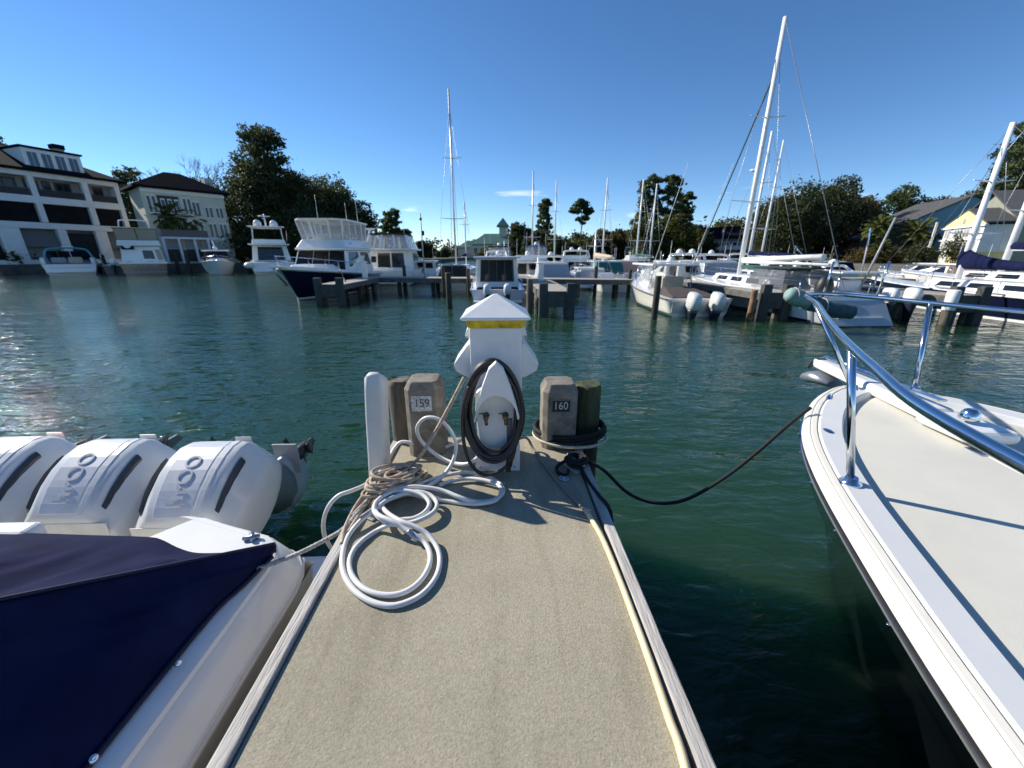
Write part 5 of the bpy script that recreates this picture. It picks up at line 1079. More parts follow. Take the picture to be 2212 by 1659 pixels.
# ================================================================== THE SHORES
def cam2w(a, d): return Vector((CAMX + a * _cy + d * _sy, -a * _sy + d * _cy, 0))     # sideways a, ahead d
GROUND = M('bank_ground', (.075, .085, .04), .95, var=.3, scale=.25, dark=(.05, .042, .028))
SEAW = M('seawall_concrete', (.13, .12, .105), .9, var=.25, scale=.8, dark=(.05, .048, .04))
GZ = .95
left_sh = [(-66, -40), (-63, 20), (-60, 36), (-56.6, 45), (-53.6, 52), (-51.5, 57), (-47.5, 56), (-44.6, 50.8), (-42, 50.4), (-37.6, 56.6), (-35.2, 60.6), (-31, 62), (-24, 66), (-18, 80), (-15, 110), (-14, 160), (-2, 205), (20, 205), (24, 170), (29, 130), (35, 96), (39, 76), (42.5, 56), (46, 43), (52, 32), (66, 20), (95, 5)]
land = left_sh + [(900, 5), (900, 1500), (-900, 1500), (-900, -40)]
lm = MB(); lm.add([(x, y, GZ) for x, y in land], [tuple(range(len(land)))])
ob = lm.build('ground', GROUND)
bm = bmesh.new(); bm.from_mesh(ob.data); bmesh.ops.triangulate(bm, faces=bm.faces); bmesh.ops.recalc_face_normals(bm, faces=bm.faces); bm.to_mesh(ob.data); bm.free(); struct(ob)
if ob.data.polygons[0].normal.z < 0: ob.data.flip_normals()
for seg, lab in ((left_sh[:13], 'stained grey seawall in front of the white and cream houses'), (left_sh[12:18], 'far low seawall at the head of the harbour'), (left_sh[17:], 'stained grey seawall below the blue and yellow houses')):
    sw = MB()
    for (x0, y0), (x1, y1) in zip(seg, seg[1:]):
        d = Vector((x1 - x0, y1 - y0, 0)); n_ = Vector((d.y, -d.x, 0)).normalized() * .12
        a, b2 = Vector((x0, y0, 0)), Vector((x1, y1, 0))
        sw.hexa([a - n_ + Vector((0, 0, -1)), b2 - n_ + Vector((0, 0, -1)), b2 + n_ + Vector((0, 0, -1)), a + n_ + Vector((0, 0, -1))], [a - n_ + Vector((0, 0, GZ + .08)), b2 - n_ + Vector((0, 0, GZ + .08)), b2 + n_ + Vector((0, 0, GZ + .08)), a + n_ + Vector((0, 0, GZ + .08))])
    tag(fix_normals(sw.build('seawall', SEAW)), lab, 'seawall')

# ------------------------------------------------------------------ houses
def win(t, q, u0, u1, v0, v1, frame=TRIM, bars=1, glass=None, fw=.12):
    """window on the quad: frame with its pane and glazing bar as sub-parts"""
    f = quad_pane(q, u0, u1, v0, v1, 'window', frame, t, .05, .05)
    du, dv = (u1 - u0) * fw, (v1 - v0) * fw * .7
    g = quad_pane(q, u0 + du, u1 - du, v0 + dv, v1 - dv, 'pane', glass or GLASSB, t, .06, .02); g.parent = f
    for k in range(bars):
        uu = u0 + (u1 - u0) * (k + 1) / (bars + 1)
        g = quad_pane(q, uu - du * .3, uu + du * .3, v0 + dv, v1 - dv, 'glazing_bar', frame, t, .075, .02); g.parent = f
    return f
def hip_roof(t, x0, x1, y0, y1, z0, z1, ov, mat, ridge=.35, name='roof'):
    xm0, xm1, ym = x0 + (x1 - x0) * ridge, x1 - (x1 - x0) * ridge, (y0 + y1) / 2
    m = MB(); a, b2, c, d = (x0 - ov, y0 - ov), (x1 + ov, y0 - ov), (x1 + ov, y1 + ov), (x0 - ov, y1 + ov)
    vs = [Vector((*p, z0)) for p in (a, b2, c, d)] + [Vector((xm0, ym, z1)), Vector((xm1, ym, z1))] + [Vector((*p, z0 - .25)) for p in (a, b2, c, d)]
    m.add(vs, [(0, 1, 5, 4), (1, 2, 5), (2, 3, 4, 5), (3, 0, 4), (6, 7, 1, 0), (7, 8, 2, 1), (8, 9, 3, 2), (9, 6, 0, 3), (9, 8, 7, 6)])
    return fix_normals(m.build(name, mat, t))
def gable_roof(t, x0, x1, y0, y1, z0, z1, ov, mat, along='x', th=.18, name='roof'):
    m = MB()
    if along == 'x':
        ym = (y0 + y1) / 2
        for ya, yb in ((y0 - ov, ym), (y1 + ov, ym)):
            zz = z0 - ov * (z1 - z0) / ((y1 - y0) / 2)
            b4 = [Vector((x0 - ov, ya, zz)), Vector((x1 + ov, ya, zz)), Vector((x1 + ov, yb, z1)), Vector((x0 - ov, yb, z1))]
            m.hexa(b4, [p + Vector((0, 0, th)) for p in b4])
    else:
        xm = (x0 + x1) / 2
        for xa in (x0 - ov, x1 + ov):
            zz = z0 - ov * (z1 - z0) / ((x1 - x0) / 2)
            b4 = [Vector((xa, y0 - ov, zz)), Vector((xm, y0 - ov, z1)), Vector((xm, y1 + ov, z1)), Vector((xa, y1 + ov, zz))]
            m.hexa(b4, [p + Vector((0, 0, th)) for p in b4])
    return fix_normals(m.build(name, mat, t))
def body(t, x0, x1, y0, y1, z0, z1, mat, name='wall'): return MB().box(((x0 + x1) / 2, (y0 + y1) / 2, (z0 + z1) / 2), (x1 - x0, y1 - y0, z1 - z0)).build(name, mat, t)
def V(*p): return Vector(p)

# house 1: tall white house with porches and a wide dormer
t = thing('white_house', 'tall white four storey house with open porches, black roof and a wide dormer', 'house', (-57.5, 44.9, GZ), 69.3)
W_, Z0 = 16.0, .0; zf = lambda z: z - GZ
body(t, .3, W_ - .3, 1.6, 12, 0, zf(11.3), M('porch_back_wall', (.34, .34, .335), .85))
for z0, z1 in ((GZ, 1.5), (5.05, 5.75), (7.9, 8.7), (10.8, 11.6)): MB().box((W_ / 2, .8, zf((z0 + z1) / 2)), (W_, 1.7, z1 - z0)).build('floor_band', WALLW, t, .03)
for x0, x1 in ((0, .5), (2.6, 3.1), (7.35, 7.9), (12.15, 12.75), (15.5, W_)): MB().box(((x0 + x1) / 2, .30, zf(8.3)), (x1 - x0, .55, 5.0)).build('porch_column', WALLW, t, .02)
for x0, x1 in ((0, 1.2), (3.5, 5.2), (8.4, 9.2), (12.0, 13.2), (15.1, W_)): MB().box(((x0 + x1) / 2, .40, zf(3.3)), (x1 - x0, .75, 3.6)).build('ground_pier', WALLW, t, .02)
body(t, W_ - .28, W_ - .02, .3, 12, 0, zf(11.3), WALLW, 'end_wall')
qb = (V(.3, 1.59, 0), V(W_ - .3, 1.59, 0), V(W_ - .3, 1.59, zf(11.3)), V(.3, 1.59, zf(11.3)))
for a, c in ((.05, .14), (.20, .27), (.29, .43), (.47, .55), (.57, .62), (.64, .74), (.80, .86), (.88, .95)): win(t, qb, a, c, .725, .935, M('dark_shutter', (.035, .042, .055), .6), 1)
for x0, x1 in ((.6, 2.5), (3.2, 7.25), (8.0, 12.05), (12.85, 15.45)): MB().box(((x0 + x1) / 2, .45, zf(6.83)), (x1 - x0, .06, 2.15)).build('porch_screen', M('dark_screen', (.010, .011, .014), .7, var=.3, scale=1.5, spec=.1), t)
for x0, x1 in ((.6, 2.5), (3.2, 7.25), (8.0, 12.05), (12.85, 15.45)):
    MB().box(((x0 + x1) / 2, .12, zf(9.5)), (x1 - x0, .06, .06)).build('porch_rail', DKGREY, t)
    MB().box(((x0 + x1) / 2, .12, zf(9.08)), (x1 - x0, .02, .75)).build('rail_screen', M('rail_mesh', (.02, .022, .03), .5, alpha=.75), t)
for x0, x1 in ((5.3, 8.3), (13.3, 15.0)):
    m = MB(); m.hexa([V(x0, .1, zf(3.0)), V(x1, .1, zf(3.0)), V(x1, .16, zf(3.0)), V(x0, .16, zf(3.0))], [V(x0, .75, zf(4.95)), V(x1, .75, zf(4.95)), V(x1, .8, zf(4.95)), V(x0, .8, zf(4.95))]); m.build('sun_shade', M('grey_shade_cloth', (.13, .13, .135), .8), t)
MB().box((10.6, .5, zf(3.2)), (2.7, .08, 3.0)).build('glass_doors', GLASSB, t); MB().box((2.3, .5, zf(3.2)), (2.2, .08, 3.0)).build('glass_doors', GLASSB, t)
hip_roof(t, 0, W_, 0, 12, zf(11.6), zf(14.7), .6, ROOFD, .30)
body(t, 7.8, 13.0, .35, 5.5, zf(11.62), zf(13.9), TRIM, 'dormer'); qd = (V(7.8, .34, zf(11.62)), V(13.0, .34, zf(11.62)), V(13.0, .34, zf(13.9)), V(7.8, .34, zf(13.9)))
for k in range(4): win(t, qd, .06 + .23 * k, .06 + .23 * k + .18, .14, .86, TRIM, 1, M('sky_window_glass', (.06, .09, .13), .1, var=.2, scale=1), .06)
MB().box((10.4, 2.7, zf(14.02)), (5.6, 5.2, .22)).build('dormer_roof', ROOFD, t, .05)
body(t, 13.0, 13.9, 5.0, 6.0, zf(12), zf(15.2), M('chimney_render', (.33, .31, .30), .9), 'chimney'); body(t, 12.9, 14.0, 4.9, 6.1, zf(15.2), zf(15.7), ROOFD, 'chimney_cap')

# house 2: cream house with hipped roof
t = thing('cream_house', 'cream three storey house with dark hipped roof behind two palm trees', 'house', (-43.2, 52.6, GZ), 51)
W_ = 8.6; body(t, 0, W_, 0, 5.5, 0, zf(10.0), WALLC)
fr = (V(0, -.01, 0), V(W_, -.01, 0), V(W_, -.01, zf(10.0)), V(0, -.01, zf(10.0)))
quad_pane(fr, .0, 1, .335, .36, 'string_course', TRIM, t, .1); quad_pane(fr, 0, 1, .93, 1.0, 'cornice', TRIM, t, .15)
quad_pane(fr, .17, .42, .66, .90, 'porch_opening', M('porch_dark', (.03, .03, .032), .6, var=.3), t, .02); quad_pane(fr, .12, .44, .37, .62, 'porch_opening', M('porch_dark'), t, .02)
for a in (.05, .105, .46, .515): win(t, fr, a, a + .04, .66, .90, TRIM, 0)
for a in (.20, .28, .36): win(t, fr, a, a + .05, .67, .86, TRIM, 0)
for a in (.565, .615): win(t, fr, a, a + .045, .66, .86, TRIM, 0)
for a in (.72, .775, .86, .91): win(t, fr, a, a + .04, .64, .80, TRIM, 0)
for a in (.14, .21, .28, .35, .47, .53, .60): win(t, fr, a, a + .045, .38, .60, TRIM, 0)
for a in (.72, .78, .86, .915): win(t, fr, a, a + .045, .36, .58, TRIM, 0)
MB().box((W_ * .36, -.7, zf(4.1)), (W_ * .55, 1.4, .25)).build('balcony', TRIM, t, .02); MB().box((W_ * .36, -1.35, zf(4.65)), (W_ * .55, .05, .85)).build('balcony_rail', DKGREY, t)
for a in (.08, .26, .45, .62): MB().box((W_ * a, -1.2, zf(2.5)), (.25, .25, 3.2)).build('balcony_post', TRIM, t, .02)
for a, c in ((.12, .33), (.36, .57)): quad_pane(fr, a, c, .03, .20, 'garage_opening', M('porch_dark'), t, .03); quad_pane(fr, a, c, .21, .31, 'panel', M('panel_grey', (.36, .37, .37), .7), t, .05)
MB().hexa([V(W_ * .66, -1.6, 0), V(W_ * .98, -1.6, 0), V(W_ * .98, -.1, 0), V(W_ * .66, -.1, 0)], [V(W_ * .66, -1.6, 2.9), V(W_ * .7, -1.6, 2.9), V(W_ * .7, -.1, 2.9), V(W_ * .66, -.1, 2.9)]).build('stair', M('stair_grey', (.3, .3, .3), .8), t)
hip_roof(t, 0, W_, 0, 5.5, zf(10.05), zf(12.2), .7, ROOFD, .40)
body(t, 7.8, 8.7, 3, 4.2, zf(10), zf(12.1), M('chimney_pale', (.5, .48, .44), .9), 'chimney')

# right shore houses: fronts face the evening side, gable ends face us
def corner(u, d): return cam2w((u - 1106) / 878.0 * d, d)
c = V(67.3, 72.6, 0); t = thing('blue_house', 'blue two storey house with grey roof and palm trees in front', 'house', (c.x, c.y, GZ), -108)
body(t, 0, 12, 0, 11, 0, zf(7.4), WALLB)
m = MB(); m.add([V(12, 0, zf(7.4)), V(12, 11, zf(7.4)), V(12, 5.5, zf(10.2)), V(11.7, 0, zf(7.4)), V(11.7, 11, zf(7.4)), V(11.7, 5.5, zf(10.2))], [(0, 1, 2), (5, 4, 3), (0, 2, 5, 3), (1, 4, 5, 2)]); fix_normals(m.build('gable', WALLB, t))
gable_roof(t, 0, 12, 0, 11, zf(7.4), zf(10.2), .4, ROOFG, 'x')
fr = (V(0, -.01, 0), V(12, -.01, 0), V(12, -.01, zf(7.4)), V(0, -.01, zf(7.4)))
for a, c_ in ((.06, .14), (.17, .25), (.40, .50), (.53, .63), (.72, .80), (.85, .93)): win(t, fr, a, c_, .56, .88, M('blue_trim', (.45, .58, .60), .6), 1); win(t, fr, a, c_, .10, .40, M('blue_trim'), 1)
MB().box((6, -1.1, zf(3.7)), (11, 2.2, .3)).build('deck', TRIM, t, .02); MB().box((6, -2.15, zf(4.3)), (11, .06, .10)).build('deck_rail', TRIM, t); MB().box((6, -1.1, zf(7.0)), (11.6, 2.4, .25)).build('porch_roof', ROOFG, t)
for k in range(5): MB().box((.7 + 2.6 * k, -2.1, zf(4.0)), (.2, .2, 6.0)).build('deck_post', TRIM, t)
MB().box((12.06, 0.1, zf(4)), (.12, .35, 6.5)).build('corner_board', M('blue_trim'), t)
se = (V(12.01, 0, 0), V(12.01, 11, 0), V(12.01, 11, zf(7.4)), V(12.01, 0, zf(7.4)))
win(t, se, .35, .44, .55, .8, TRIM, 1); win(t, se, .6, .69, .15, .4, TRIM, 1)

c = V(59.2, 53.2, 0); t = thing('yellow_house', 'yellow and white gabled house with olive side walls and a yellow chimney', 'house', (c.x, c.y, GZ), -118.7)
body(t, -4, 10, 2.5, 14, 0, zf(5.7), WALLO)
gable_roof(t, -4, 10, 2.5, 14, zf(5.7), zf(9.2), .5, ROOFG, 'y'); 
m = MB(); m.add([V(-4, 2.5, zf(5.7)), V(10, 2.5, zf(5.7)), V(3, 2.5, zf(9.2))], [(0, 1, 2)]); m.build('rear_gable', WALLO, t)
body(t, 0, 9.2, 0, 2.6, zf(2.4), zf(5.3), TRIM, 'bay'); body(t, .3, 9.0, .2, 2.6, 0, zf(2.4), WALLY, 'bay_base')
fr = (V(0, -.01, zf(2.4)), V(9.2, -.01, zf(2.4)), V(9.2, -.01, zf(5.3)), V(0, -.01, zf(5.3)))
for k in range(4):
    a = .05 + .245 * k; win(t, fr, a, a + .17, .56, .93, TRIM, 1, M('pale_blind_glass', (.42, .43, .42), .2, var=.2, scale=2), .10); win(t, fr, a, a + .17, .06, .44, TRIM, 1, M('pale_blind_glass'), .10)
quad_pane(fr, -.03, 1.03, .465, .52, 'string_course', TRIM, t, .15); quad_pane(fr, -.06, 1.06, .96, 1.03, 'cornice', TRIM, t, .25)
m = MB(); m.add([V(-.3, -.1, zf(5.4)), V(9.5, -.1, zf(5.4)), V(4.6, -.1, zf(7.1)), V(-.3, .15, zf(5.4)), V(9.5, .15, zf(5.4)), V(4.6, .15, zf(7.1))], [(0, 1, 2), (5, 4, 3), (0, 3, 4, 1), (1, 4, 5, 2), (2, 5, 3, 0)]); fix_normals(m.build('pediment', WALLY, t))
MB().lathe([(.30, 0), (.32, .03), (.28, .05)], 16, X=Matrix.Translation((4.6, -.12, zf(5.95))) @ Matrix.Rotation(R(90), 4, 'X')).build('round_vent', GELG, t)
gable_roof(t, 0, 9.2, .2, 6.5, zf(5.55), zf(7.2), .3, ROOFG, 'y')
MB().box((-1.4, .6, zf(2.55)), (3.4, 3.6, .25)).build('porch_deck', TRIM, t, .02); MB().box((-1.4, -1.1, zf(3.15)), (3.4, .08, .10)).build('porch_rail', TRIM, t); 
for k in range(7): MB().box((-3.0 + .5 * k, -1.1, zf(2.9)), (.07, .07, .55)).build('baluster', TRIM, t)
for x in (-3.0, .1): MB().box((x, -1.0, zf(3.6)), (.22, .22, 5.2)).build('porch_post', TRIM, t)
body(t, 1.2, 2.8, .05, .2, .1, zf(2.2), TRIM, 'garage_door'); body(t, 9.2, 10.4, 8.0, 9.2, zf(6.5), zf(9.6), WALLY, 'chimney'); body(t, 9.0, 10.6, 7.8, 9.4, zf(9.6), zf(9.95), TRIM, 'chimney_cap')
se = (V(10.01, 2.5, 0), V(10.01, 14, 0), V(10.01, 14, zf(5.7)), V(10.01, 2.5, zf(5.7)))
for a in (.10, .30, .55, .8): win(t, se, a, a + .07, .60, .88, DKGREY, 1); win(t, se, a, a + .08, .12, .42, DKGREY, 1)
se = (V(-4.01, 14, 0), V(-4.01, 2.5, 0), V(-4.01, 2.5, zf(5.7)), V(-4.01, 14, zf(5.7)))
c = corner(1800, 76); t = thing('dark_house', 'low dark brown house with deck under the live oaks', 'house', (c.x, c.y, GZ), -116)
body(t, 0, 12, 0, 9, 0, zf(4.6), WALLK); gable_roof(t, 0, 12, 0, 9, zf(4.6), zf(6.8), .5, ROOFG, 'x')
m = MB(); m.add([V(12, 0, zf(4.6)), V(12, 9, zf(4.6)), V(12, 4.5, zf(6.8))], [(0, 1, 2)]); m.build('gable', WALLK, t)
fr = (V(0, -.01, 0), V(12, -.01, 0), V(12, -.01, zf(4.6)), V(0, -.01, zf(4.6)))
for a in (.08, .3, .55, .78): win(t, fr, a, a + .14, .12, .62, M('brown_trim', (.10, .08, .06), .7), 1)
MB().box((6, -1.2, zf(1.9)), (11, 2.4, .2)).build('deck', M('brown_trim'), t); se = (V(12.01, 0, 0), V(12.01, 9, 0), V(12.01, 9, zf(4.6)), V(12.01, 0, zf(4.6))); win(t, se, .3, .6, .2, .6, TRIM, 2)
# grey townhouse row
for k, (u, d, lab) in enumerate(((1500, 104, 'with its own peaked gable nearest the tall pines'), (1555, 100, 'with a white balcony in the middle of the row'), (1610, 96, 'with a steep gable end against the live oaks'))):
    c = corner(u, d); t = thing('townhouse', 'grey shingled townhouse ' + lab, 'house', (c.x, c.y, GZ), -28, 'grey townhouses in a row')
    body(t, 0, 7.6, 0, 9, 0, zf(6.0), WALLG); gable_roof(t, 0, 7.6, 0, 9, zf(6.0), zf(8.6), .4, ROOFD, 'x')
    m = MB()
    for xx in (0.05, 7.55): m.add([V(xx, 0, zf(6.0)), V(xx, 9, zf(6.0)), V(xx, 4.5, zf(8.6))], [(0, 1, 2)])
    m.build('gable', WALLG, t)
    for xx in (-.1, 7.5): MB().hexa([V(xx, -.3, zf(5.4)), V(xx + .25, -.3, zf(5.4)), V(xx + .25, 4.5, zf(5.4)), V(xx, 4.5, zf(5.4))], [V(xx, -.3, zf(6.3)), V(xx + .25, -.3, zf(6.3)), V(xx + .25, 4.5, zf(9.1)), V(xx, 4.5, zf(9.1))]).build('party_wall', WALLG, t)
    fr = (V(0, -.01, 0), V(7.6, -.01, 0), V(7.6, -.01, zf(6.0)), V(0, -.01, zf(6.0)))
    for a in (.08, .31, .54, .77): win(t, fr, a, a + .16, .52, .82, TRIM, 0); 
    for a in (.1, .4, .7): win(t, fr, a, a + .18, .1, .4, DKGREY, 1)
    MB().box((3.8, -.8, zf(3.3)), (7.2, 1.6, .2)).build('balcony', TRIM, t); MB().box((3.8, -1.55, zf(3.75)), (7.2, .05, .7)).build('balcony_rail', TRIM, t)
# harbour hall with green roofs and a cupola
c = corner(1018, 200); t = thing('harbour_hall', 'pale hall with stepped green roofs and a small green topped cupola tower', 'building', (c.x, c.y, GZ), -6)
body(t, 0, 24, 0, 12, 0, 6.0, WALLC); hip_roof(t, 0, 24, 0, 12, 6.0, 11.0, .8, ROOFGR, .25); body(t, -7, 3, 2, 10, 0, 4.5, WALLC, 'wing'); hip_roof(t, -7, 3, 2, 10, 4.5, 7.8, .6, ROOFGR, .4, 'wing_roof')
body(t, 13.5, 17, 4, 7.5, 6, 14.0, WALLC, 'tower'); m = MB(); m.loft([[V(15.25 + sx * a, 5.75 + sy * a, z) for sx, sy in ((-1, -1), (1, -1), (1, 1), (-1, 1))] for a, z in ((3.0, 14.0), (2.9, 14.5), (.12, 18.2))], smooth=False); m.build('tower_roof', ROOFGR, t)
fr = (V(0, -.01, 0), V(24, -.01, 0), V(24, -.01, 6.0), V(0, -.01, 6.0))
for k in range(7): win(t, fr, .05 + .135 * k, .05 + .135 * k + .09, .2, .75, TRIM, 1)

# ------------------------------------------------------------------ trees
def leaf_material(name, c0, c1, c2):
    m = bpy.data.materials.new(name); m.use_nodes = True; nt = m.node_tree; b = nt.nodes['Principled BSDF']; b.inputs['Roughness'].default_value = .6; b.inputs['Specular IOR Level'].default_value = .3
    g = nt.nodes.new('ShaderNodeNewGeometry'); rp = nt.nodes.new('ShaderNodeValToRGB'); rp.color_ramp.elements[0].color = (*c0, 1); rp.color_ramp.elements[1].color = (*c2, 1); e = rp.color_ramp.elements.new(.5); e.color = (*c1, 1)
    nt.links.new(g.outputs['Random Per Island'], rp.inputs[0])
    tcn = nt.nodes.new('ShaderNodeTexCoord'); n = nt.nodes.new('ShaderNodeTexNoise'); n.inputs['Scale'].default_value = .45; n.inputs['Detail'].default_value = 3; nt.links.new(tcn.outputs['Object'], n.inputs['Vector'])
    r2 = nt.nodes.new('ShaderNodeValToRGB'); r2.color_ramp.elements[0].position = .35; r2.color_ramp.elements[0].color = (.62, .66, .55, 1); r2.color_ramp.elements[1].position = .68; r2.color_ramp.elements[1].color = (1.25, 1.2, 1.05, 1); nt.links.new(n.outputs['Fac'], r2.inputs[0])
    mx = nt.nodes.new('ShaderNodeMixRGB'); mx.blend_type = 'MULTIPLY'; mx.inputs['Fac'].default_value = 1; nt.links.new(rp.outputs[0], mx.inputs[1]); nt.links.new(r2.outputs[0], mx.inputs[2]); nt.links.new(mx.outputs[0], b.inputs['Base Color'])
    tr = nt.nodes.new('ShaderNodeBsdfTranslucent'); ms = nt.nodes.new('ShaderNodeMixShader'); ms.inputs[0].default_value = .35; hs = nt.nodes.new('ShaderNodeHueSaturation'); hs.inputs['Value'].default_value = 1.7; nt.links.new(mx.outputs[0], hs.inputs['Color']); nt.links.new(hs.outputs[0], tr.inputs['Color'])
    nt.links.new(b.outputs[0], ms.inputs[1]); nt.links.new(tr.outputs[0], ms.inputs[2]); nt.links.new(ms.outputs[0], nt.nodes['Material Output'].inputs['Surface'])
    return m
OAK = leaf_material('live_oak_leaves', (.026, .038, .015), (.048, .062, .024), (.080, .084, .036))
PINE = leaf_material('pine_needles', (.038, .060, .024), (.068, .095, .038), (.105, .13, .052))
OLIVE = leaf_material('olive_leaves', (.040, .055, .012), (.075, .085, .02), (.13, .12, .035))
RUST = leaf_material('autumn_leaves', (.05, .05, .015), (.10, .075, .025), (.16, .10, .035))
PALM = leaf_material('palm_fronds', (.055, .08, .02), (.10, .125, .035), (.17, .16, .06))
BARK = M('tree_bark', (.11, .085, .065), .95, var=.3, scale=3, bump=.03, bscale=6)
def crown_mesh(blobs, n_leaf, size, clump, flat, rng, parent, mat, base):
    vols = np.array([b[1][0] * b[1][1] * b[1][2] for b in blobs]) ** .67; vols /= vols.sum()
    V4 = []; cs = []
    for (c, rr), w in zip(blobs, vols):
        k = int(n_leaf * w); nc = max(4, int(k / clump))
        d = rng.normal(size=(nc, 3)); d /= np.linalg.norm(d, axis=1)[:, None]; rad = rng.uniform(.45, 1.0, nc) ** .6
        cc = np.array(c) + d * rad[:, None] * np.array(rr)
        idx = rng.integers(0, nc, k)
        sc_ = np.mean(rr) * (.21 if clump < 50 else .34)
        p = cc[idx] + rng.normal(size=(k, 3)) * np.array([sc_, sc_, sc_ * flat])
        cs.append(p)
    p = np.concatenate(cs); k = len(p)
    a = rng.normal(size=(k, 3)); a /= np.linalg.norm(a, axis=1)[:, None]
    h = rng.normal(size=(k, 3)); bvec = np.cross(a, h); bvec /= np.linalg.norm(bvec, axis=1)[:, None]
    s = size * rng.uniform(.5, 1.5, k)[:, None]
    v = np.stack([p + a * s, p + bvec * s * .6, p - a * s, p - bvec * s * .6], 1).reshape(-1, 3)
    me = bpy.data.meshes.new('crown'); me.vertices.add(len(v)); me.vertices.foreach_set('co', v.ravel().astype(np.float32))
    me.loops.add(k * 4); me.loops.foreach_set('vertex_index', np.arange(k * 4, dtype=np.int32)); me.polygons.add(k)
    me.polygons.foreach_set('loop_start', np.arange(0, k * 4, 4, dtype=np.int32)); me.polygons.foreach_set('loop_total', np.full(k, 4, dtype=np.int32))
    me.materials.append(mat); me.update(calc_edges=True)
    o = bpy.data.objects.new('crown', me); COL.objects.link(o); o.parent = parent; return o
TN = [0]
def leanpt(u, d, top_v):
    r_ = _ray(u, top_v * .6 + 550 * .4); k = d / math.hypot(r_[1], 0) if False else d / (r_[1] * _cy + r_[0] * _sy); return V(CAMX + r_[0] * k, r_[1] * k, 0)
def tree(name, label, u, d, top_v, width_u, kind='oak', mat=None, group=None, bot=.28, n=9000, size=None, seed=None, blobs=None, lean=0, nb=None):
    """tree at ground distance d sighted at u; top_v and width_u give its height and spread"""
    TN[0] += 1; rng = np.random.default_rng(seed if seed is not None else 100 + TN[0]); rnd = random.Random(TN[0] * 7 + 1)
    c = leanpt(u, d, top_v); t = thing(name, label, 'tree', (c.x, c.y, GZ), rnd.uniform(0, 30), group)
    y = 829.5 - top_v; H = CAMZ + d * (y * _cp - _f * _sp) / (_f * _cp + y * _sp) - GZ; Wd = width_u / 878. * d * 1.12; H *= 1.07 if kind == 'oak' else 1.03
    if kind == 'oak':
        k = nb or 15; bl = []
        for i in range(k):
            f = (i + .5) / k; a = rnd.uniform(0, 6.28); z = H * (bot + (1 - bot) * (.12 + .80 * f)); e = math.sin(math.pi * (.18 + .72 * f)) 
            r_ = Wd * .36 * e * rnd.uniform(.45, 1.0)
            rr = Wd * rnd.uniform(.17, .25); bl.append(((r_ * math.cos(a), r_ * math.sin(a), z - rr * .3), (rr, rr, rr * .72)))
        bl.append(((0, 0, H * .55), (Wd * .3, Wd * .3, H * .22)))
        flat = .7; clump = 26
    elif kind == 'pine':
        k = nb or 30; bl = []
        for i in range(k):
            f = (i + .5) / k; z = H * (bot + (1 - bot) * f); e = (1 - .62 * f) * rnd.uniform(.55, 1.0) if i < k - 2 else .25; a = i * 2.4 + rnd.uniform(-.5, .5)
            r_ = Wd * .40 * e; rr = Wd * rnd.uniform(.075, .125); bl.append(((r_ * math.cos(a), r_ * math.sin(a), z - rr * .2), (rr * 1.25, rr * 1.25, rr * .6)))
        flat = .55; clump = 60
    else: bl = blobs; flat = .6; clump = 30
    if blobs: bl = [((bx * Wd, by * Wd, bz * H), (rx * Wd, rx * Wd, rz_ * H)) for bx, by, bz, rx, rz_ in blobs]
    s = size or max(.10, d * .0026)
    crown_mesh(bl, n, s, clump, flat, rng, t, mat or (PINE if kind == 'pine' else OAK), None)
    m = MB(); r0 = max(.16, H * (.022 if kind == 'oak' else .014))
    pts = [V(0, 0, -.3), V(rnd.uniform(-.1, .1), 0, H * .25), V(rnd.uniform(-.3, .3), rnd.uniform(-.3, .3), H * .55), V(rnd.uniform(-.3, .3), 0, H * (.75 if kind == 'oak' else .95))]
    trunk = catmull(pts, 4); m.tube(trunk, [r0 * (1 - .75 * i / len(trunk)) for i in range(len(trunk))], 8)
    for (c_, rr) in bl:
        zb = max(H * .15, c_[2] - (H * .18 if kind == 'oak' else H * .04)); k = min(len(trunk) - 1, int(len(trunk) * zb / (H * (.75 if kind == 'oak' else .95))))
        a = trunk[k]; m.tube(catmull([a, a.lerp(V(*c_), .5) + V(0, 0, -.15), V(*c_)], 3), [r0 * .34 * (1 - .10 * i) for i in range(7)], 5)
    m.build('trunk', BARK, t)
    return t
# left bank
tree('pine_tree', 'tall spreading pine towering over the left bank beside the cream house', 578, 66, 283, 150, 'pine', OAK, bot=.40, n=18000, nb=34)
tree('live_oak', 'dense dark live oak below the tall spreading pine', 545, 64, 350, 150, 'oak', n=26000, bot=.02, nb=26)
tree('live_oak', 'dark live oak right of the tall pine above the motor yacht with domes', 632, 68, 372, 140, 'oak', n=24000, bot=.02, nb=24)
tree('live_oak', 'shaggy dark oak with hanging moss above the navy trawler', 705, 74, 388, 130, 'oak', n=22000, bot=.02, nb=24)
tree('live_oak', 'lower dark oak at the right end of the left bank wood', 770, 84, 432, 95, 'oak', n=15000, bot=.02)
tree('live_oak', 'dark oak filling the gap under the left bank wood', 660, 63, 460, 150, 'oak', n=18000, bot=.0)
tree('live_oak', 'low dense oak at the water behind the yacht with domes', 575, 62.5, 470, 140, 'oak', n=18000, bot=.0)
tree('live_oak', 'dark low oak between the trawler and the left bank wood', 745, 76, 480, 110, 'oak', n=14000, bot=.0)
tree('live_oak', 'leafy oak between the white house and the cream house', 278, 78, 362, 90, 'oak', n=10000, bot=.1)
tree('live_oak', 'leafy oak behind the cream house roof', 455, 82, 385, 90, 'oak', n=9000, bot=.1)
tree('live_oak', 'dark oak behind the gap beside the cream house', 255, 84, 420, 70, 'oak', n=7000, bot=.03)
tree('pine_tree', 'pine tip showing over the white house roof', 18, 62, 298, 60, 'pine', PINE, bot=.72, n=4000)
